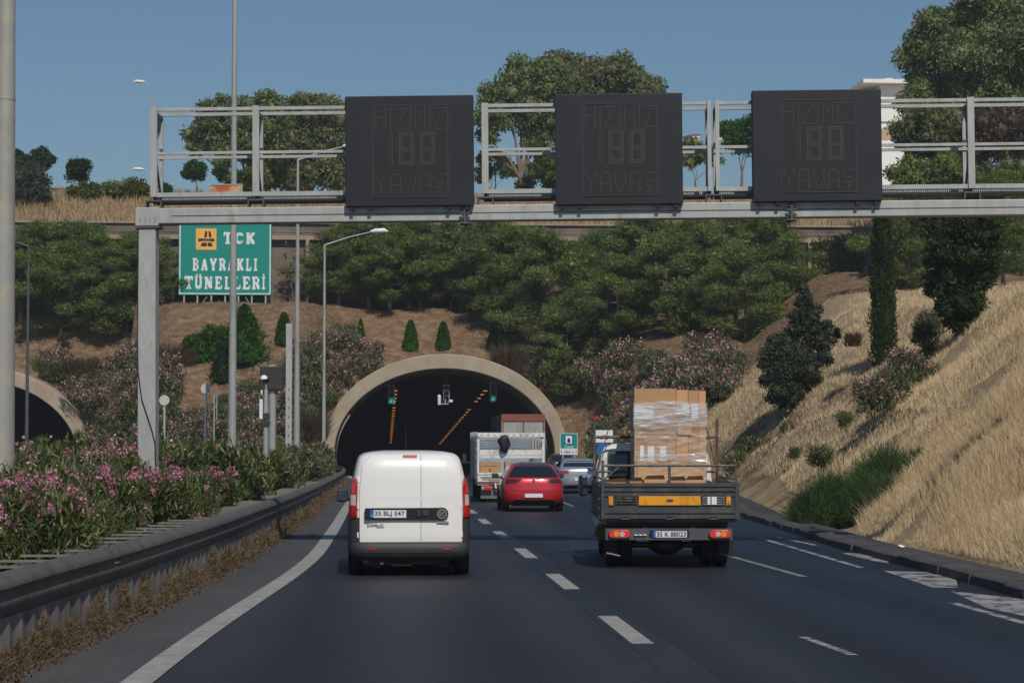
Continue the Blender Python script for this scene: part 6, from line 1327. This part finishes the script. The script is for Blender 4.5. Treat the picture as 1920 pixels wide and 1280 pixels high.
# dry twiggy shrubs
def twigs(px, pyb, Y, w, h, label, seed, m='brown_leaf', n=900):
    rng = np.random.default_rng(seed); b = at(px, pyb, Y); r = thing('dry_shrub', label, 'shrub', b)
    a = rng.random(n) * 6.28; q = rng.random(n) ** .5; P0 = np.stack([np.cos(a) * q * w * .35, np.sin(a) * q * w * .3, rng.random(n) * h * .55], 1); D = np.stack([np.cos(a) * q * .5, np.sin(a) * q * .5, np.ones(n)], 1) + rng.normal(size=(n, 3)) * .2
    l = h * (.25 + .3 * rng.random(n))[:, None]; B_ = np.cross(D, rng.normal(size=(n, 3))); B_ /= np.linalg.norm(B_, axis=1)[:, None]
    v = np.stack([P0 - B_ * .022, P0 + B_ * .022, P0 + D * l], 1).reshape(-1, 3); link('twigs', npmesh(v, tris=np.arange(3 * n).reshape(-1, 3)), M[m], r)
twigs(955, 700, 136, 3.0, 2.0, 'bare grey-brown shrub right above the shoulder of the tunnel ring', 1, n=1500); twigs(330, 690, 137, 3.4, 1.7, 'dry brown shrub left of the bright green bush on the slope', 2, n=1300)
twigs(1600, 650, 84, .9, .7, 'small dry grey shrub left of the cypress', 3, n=350); twigs(590, 830, 126, 2.0, 2.2, 'dry brown shrub left of the tunnel ring foot', 4, n=900); twigs(150, 700, 138, 3.0, 1.2, 'dry thicket over the left tunnel ring', 5, n=900); twigs(1010, 640, 141, 2.4, 1.0, 'dry brown undergrowth below the pines right of the tunnel crown', 6, n=700)
# ivy on the wall
rng = np.random.default_rng(9); cl = []
for k in range(46):
    px, py = rng.uniform(1515, 1625), rng.uniform(450, 560); p = at(px, py, 151.4); cl.append((p.x, 151.3, p.z, .7, .25, .6))
for k in range(14):
    px, py = rng.uniform(1450, 1520), rng.uniform(455, 540); p = at(px, py, 151.4); cl.append((p.x, 151.3, p.z, .5, .2, .5))
o = link('ivy', foliage(cl, 22, .24, .14, rng, out=.5, up=-.1), M['shrub_y']); tag(o, 'yellow-green creeper covering the retaining wall left of the cypress', 'creeper')
cl = []
for k in range(40):
    px, py = rng.uniform(560, 1500), rng.uniform(470, 560); p = at(px, py, 151.3); cl.append((p.x, 151.2, p.z, .5, .2, .7))
for k in range(12):
    px, py = rng.uniform(505, 640), rng.uniform(450, 560); p = at(px, py, 151.3); cl.append((p.x, 151.25, p.z, .22, .12, .3))
o = link('wall_weeds', foliage(cl, 20, .22, .09, rng), M['ole_far']); tag(o, 'sparse weeds growing out of the retaining wall', 'weeds', kind='stuff')
# ------------------------------------------------------------------ blades: broom, dry grass, weeds
def blades(P, H, Wd, rng, lean=.35, dirx=None):
    n = len(P); D = np.stack([np.zeros(n), np.zeros(n), np.ones(n)], 1) + rng.normal(size=(n, 3)) * lean
    if dirx is not None: D[:, 0] += dirx
    D /= np.linalg.norm(D, axis=1)[:, None]; B_ = np.cross(D, rng.normal(size=(n, 3)) * np.array([.3, 1, .3])); B_ /= np.linalg.norm(B_, axis=1)[:, None]
    h = H[:, None]; w = (Wd if isinstance(Wd, np.ndarray) else np.full(n, Wd))[:, None]
    mid = P + D * h * .55; tip = P + D * h + np.stack([rng.normal(size=n) * .15, rng.normal(size=n) * .1, -.12 * np.ones(n)], 1) * h
    v = np.stack([P - B_ * w / 2, P + B_ * w / 2, mid + B_ * w * .4, tip, mid - B_ * w * .4], 1)
    base = np.arange(n) * 5; q = np.stack([base, base + 1, base + 2, base + 4], 1); t = np.stack([base + 4, base + 2, base + 3], 1)
    return npmesh(v.reshape(-1, 3), quads=q, tris=t)
def scatter(n, x0f, x1f, Y0, Y1, rng, pw=1.0):
    u = rng.random(n); Ys = 1 / (1 / Y0 ** pw + u * (1 / Y1 ** pw - 1 / Y0 ** pw)); Ys = Ys ** (1 / pw) if pw != 1 else Ys
    xs_ = np.array([x0f(y) + (x1f(y) - x0f(y)) * r for y, r in zip(Ys, rng.random(n))]); return xs_, Ys
# broom bushes: dense upright switches
def broom(px, pyb, Y, w, d, h, label, seed, n=5200):
    rng = np.random.default_rng(seed); g = ground_at(px, Y); r = thing('broom_bush', label, 'shrub', g); k = 16
    a = rng.random(k) * 6.28; q = rng.random(k) ** .5; cx = np.cos(a) * q * w * .42; cy = np.sin(a) * q * d * .42; cr = w * (.13 + .10 * rng.random(k)); ch = h * (.55 + .5 * rng.random(k)) * (1 - .45 * q)
    i = rng.integers(k, size=n); a = rng.random(n) * 6.28; q = rng.random(n) ** .5; x = cx[i] + np.cos(a) * q * cr[i]; y = cy[i] + np.sin(a) * q * cr[i]
    z = np.array([T(g.x + u, g.y + v) - g.z for u, v in zip(x, y)]); hh = ch[i] * np.sqrt(np.maximum(.08, 1 - q ** 2)); P = np.stack([x, y, z + hh * .65 * rng.random(n)], 1)
    link('foliage', blades(P, (.20 + .28 * rng.random(n)) * (h ** .5), .013, rng, .5), M['broom'], r)
broom(1592, 960, 50.5, 2.5, 3.6, 2.3, 'large feathery green broom bush at the foot of the dry bank', 1, 26000); broom(1668, 935, 50.5, 1.7, 2.2, 1.1, 'smaller broom bush at the right of the large one', 2, 8000); broom(1540, 945, 57, 1.5, 1.6, .9, 'low broom bush at the left of the large one', 3, 4000)
broom(1858, 860, 42, 1.0, 1.2, .6, 'dull green tuft on the bank crest near the right edge', 4, 2500)
rng = np.random.default_rng(101)
N = 480000
xs_, Ys = scatter(N, lambda y: kx(y) + 1.15 + 1.0 * sm(42, 54, y), lambda y: max(kx(y) + 7.5, .305 * y + 2.5), 18, 118, rng, 1)
zs_ = np.array([T(a_, b_) for a_, b_ in zip(xs_, Ys)]); mask = np.array([mnoise.noise(Vector((a_ * .35, b_ * .35, 7))) > -.28 - .3 * rng.random() for a_, b_ in zip(xs_, Ys)])
soilpatch = (Ys > 58) & (Ys < 100) & (zs_ < 2.2 + .012 * Ys) & (rng.random(N) > .25)
keep = mask & ~soilpatch & (Ys < 110); xs_, Ys, zs_ = xs_[keep], Ys[keep], zs_[keep]; n_ = len(xs_)
tall = np.array([mnoise.noise(Vector((a_ * .5, b_ * .5, 17))) for a_, b_ in zip(xs_, Ys)])
H = (.15 + .25 * rng.random(n_)) * (1 + .35 * (Ys < 48)) * (1 + 1.0 * np.clip(tall, -.4, .6)) * np.clip((xs_ - np.array([kx(y) for y in Ys]) - .7) / 1.2, .4, 1)
o = link('dry_grass', blades(np.stack([xs_, Ys, zs_ - .02], 1), H, np.maximum(.006, Ys * .00020), rng, .24, -.03), M['grass_near']); tag(o, 'dry straw-coloured grass covering the bank at right', 'grass', kind='stuff')
N = 16000; xs_, Ys = scatter(N, lambda y: kx(y) + 1.6, lambda y: max(kx(y) + 3, .3 * y + 1.0), 26, 112, rng, 1)
k = np.array([mnoise.noise(Vector((a_ * .9 - b_ * .25, b_ * .22 + a_ * .3, 31))) > .26 for a_, b_ in zip(xs_, Ys)]); xs_, Ys = xs_[k], Ys[k]; zs_ = np.array([T(a_, b_) for a_, b_ in zip(xs_, Ys)])
o = link('dull_tufts', blades(np.stack([xs_, Ys, zs_], 1), .12 + .22 * rng.random(len(xs_)), np.maximum(.007, Ys * .00025), rng, .5), M['tuft']); tag(o, 'dull olive weed tufts scattered in bands over the dry bank', 'weeds', kind='stuff')
# crest grass on the hilltop
N = 26000; xs_ = rng.uniform(-42, 48, N); Ys = rng.uniform(152.4, 168, N); zs_ = np.array([T(a_, b_) for a_, b_ in zip(xs_, Ys)])
o = link('hilltop_grass', blades(np.stack([xs_, Ys, zs_], 1), .4 + .6 * rng.random(N), .06, rng, .2), M['grass_dry']); tag(o, 'dry tan grass along the hilltop', 'grass', kind='stuff')
N = 90000; xs_ = rng.uniform(-30, 30, N); Ys = rng.uniform(112, 151, N); zs_ = np.array([T(a_, b_) for a_, b_ in zip(xs_, Ys)]); k = (zs_ > .5)
k &= np.array([not any(abs(a_ - t_[0]) < t_[2] and b_ > t_[1] - 2 and z_ < arch_top(t_, a_) + .15 for t_ in (TUN, TUN2)) for a_, b_, z_ in zip(xs_, Ys, zs_)]) & (np.array([mnoise.noise(Vector((a_ * .5, b_ * .5, 3))) + .5 * mnoise.noise(Vector((a_ * 2, b_ * 2, 3))) for a_, b_ in zip(xs_, Ys)]) > -.02)
xs_, Ys, zs_ = xs_[k], Ys[k], zs_[k]; n_ = len(xs_)
o = link('slope_weeds', blades(np.stack([xs_, Ys, zs_ - .03], 1), .10 + .18 * rng.random(n_), .03, rng, .8), M['weeds_slope']); tag(o, 'thin dry weeds on the brown soil above the tunnels', 'weeds', kind='stuff')
# weeds at the foot of the guard rail wall
N = 70000; u = rng.random(N); Ys = 1 / (1 / 14 + u * (1 / 110 - 1 / 14)); Ys = Ys[:]; cl_ = np.array([mnoise.noise(Vector((y * 1.4, 1, 1))) + .5 * mnoise.noise(Vector((y * 5, 4, 1))) for y in Ys])
k = cl_ > -.10 + .4 * (rng.random(N) - .5); Ys = Ys[k]; cl_ = cl_[k]; n_ = len(Ys); xs_ = np.array([bx(y) for y in Ys]) + .07 + .05 * rng.random(n_)
P = np.stack([xs_, Ys, rng.random(n_) ** 1.3 * .44 * np.clip(.45 + 1.5 * cl_, .12, 1.0)], 1)
o = link('wall_foot_weeds', blades(P, .03 + .08 * rng.random(n_), np.maximum(.006, Ys * .00025), rng, .8), M['weeds_dry']); tag(o, 'brown dried weeds growing along the foot of the low wall', 'weeds', kind='stuff')
N = 5000; Ys = 1 / (1 / 12 + rng.random(N) * (1 / 90 - 1 / 12)); xs_ = np.array([bx(y) for y in Ys]) + .05 + np.abs(rng.normal(size=N)) * .09 + .05
P = np.stack([xs_, Ys, np.full(N, .012)], 1); o = link('debris', blades(P, .03 + .04 * rng.random(N), .02, rng, 2.5), M['stem']); tag(o, 'dark debris and dirt along the foot of the low wall', 'debris', kind='stuff')
for (px, py, Y, rx, rz, lab, nm) in ((20, 1250, None, .05, .03, 'crumpled white litter at the foot of the low wall', 'litter'), (1690, 1025, None, .06, .02, 'white litter scrap on the verge beside the kerb', 'litter')):
    g = gnd(px, py, .14 if px > 1000 else 0); o = lump(nm, lab, 'litter', g + Vector((0, 0, rz * .6)), rx, rz, M['paper'], px)

# ------------------------------------------------------------------ air
hz = bpy.data.materials.new('air'); hz.use_nodes = True; t = hz.node_tree; t.nodes.remove(t.nodes['Principled BSDF']); pv = t.nodes.new('ShaderNodeVolumePrincipled')
pv.inputs['Color'].default_value = (.86, .90, .95, 1); pv.inputs['Density'].default_value = .00042; pv.inputs['Anisotropy'].default_value = .2; t.links.new(pv.outputs[0], t.nodes['Material Output'].inputs['Volume'])
mb = MB(); mb.box(-640, 640, -70, 1520, -9, 75); o = mb.build('haze', hz); tag(o, kind='stuff')
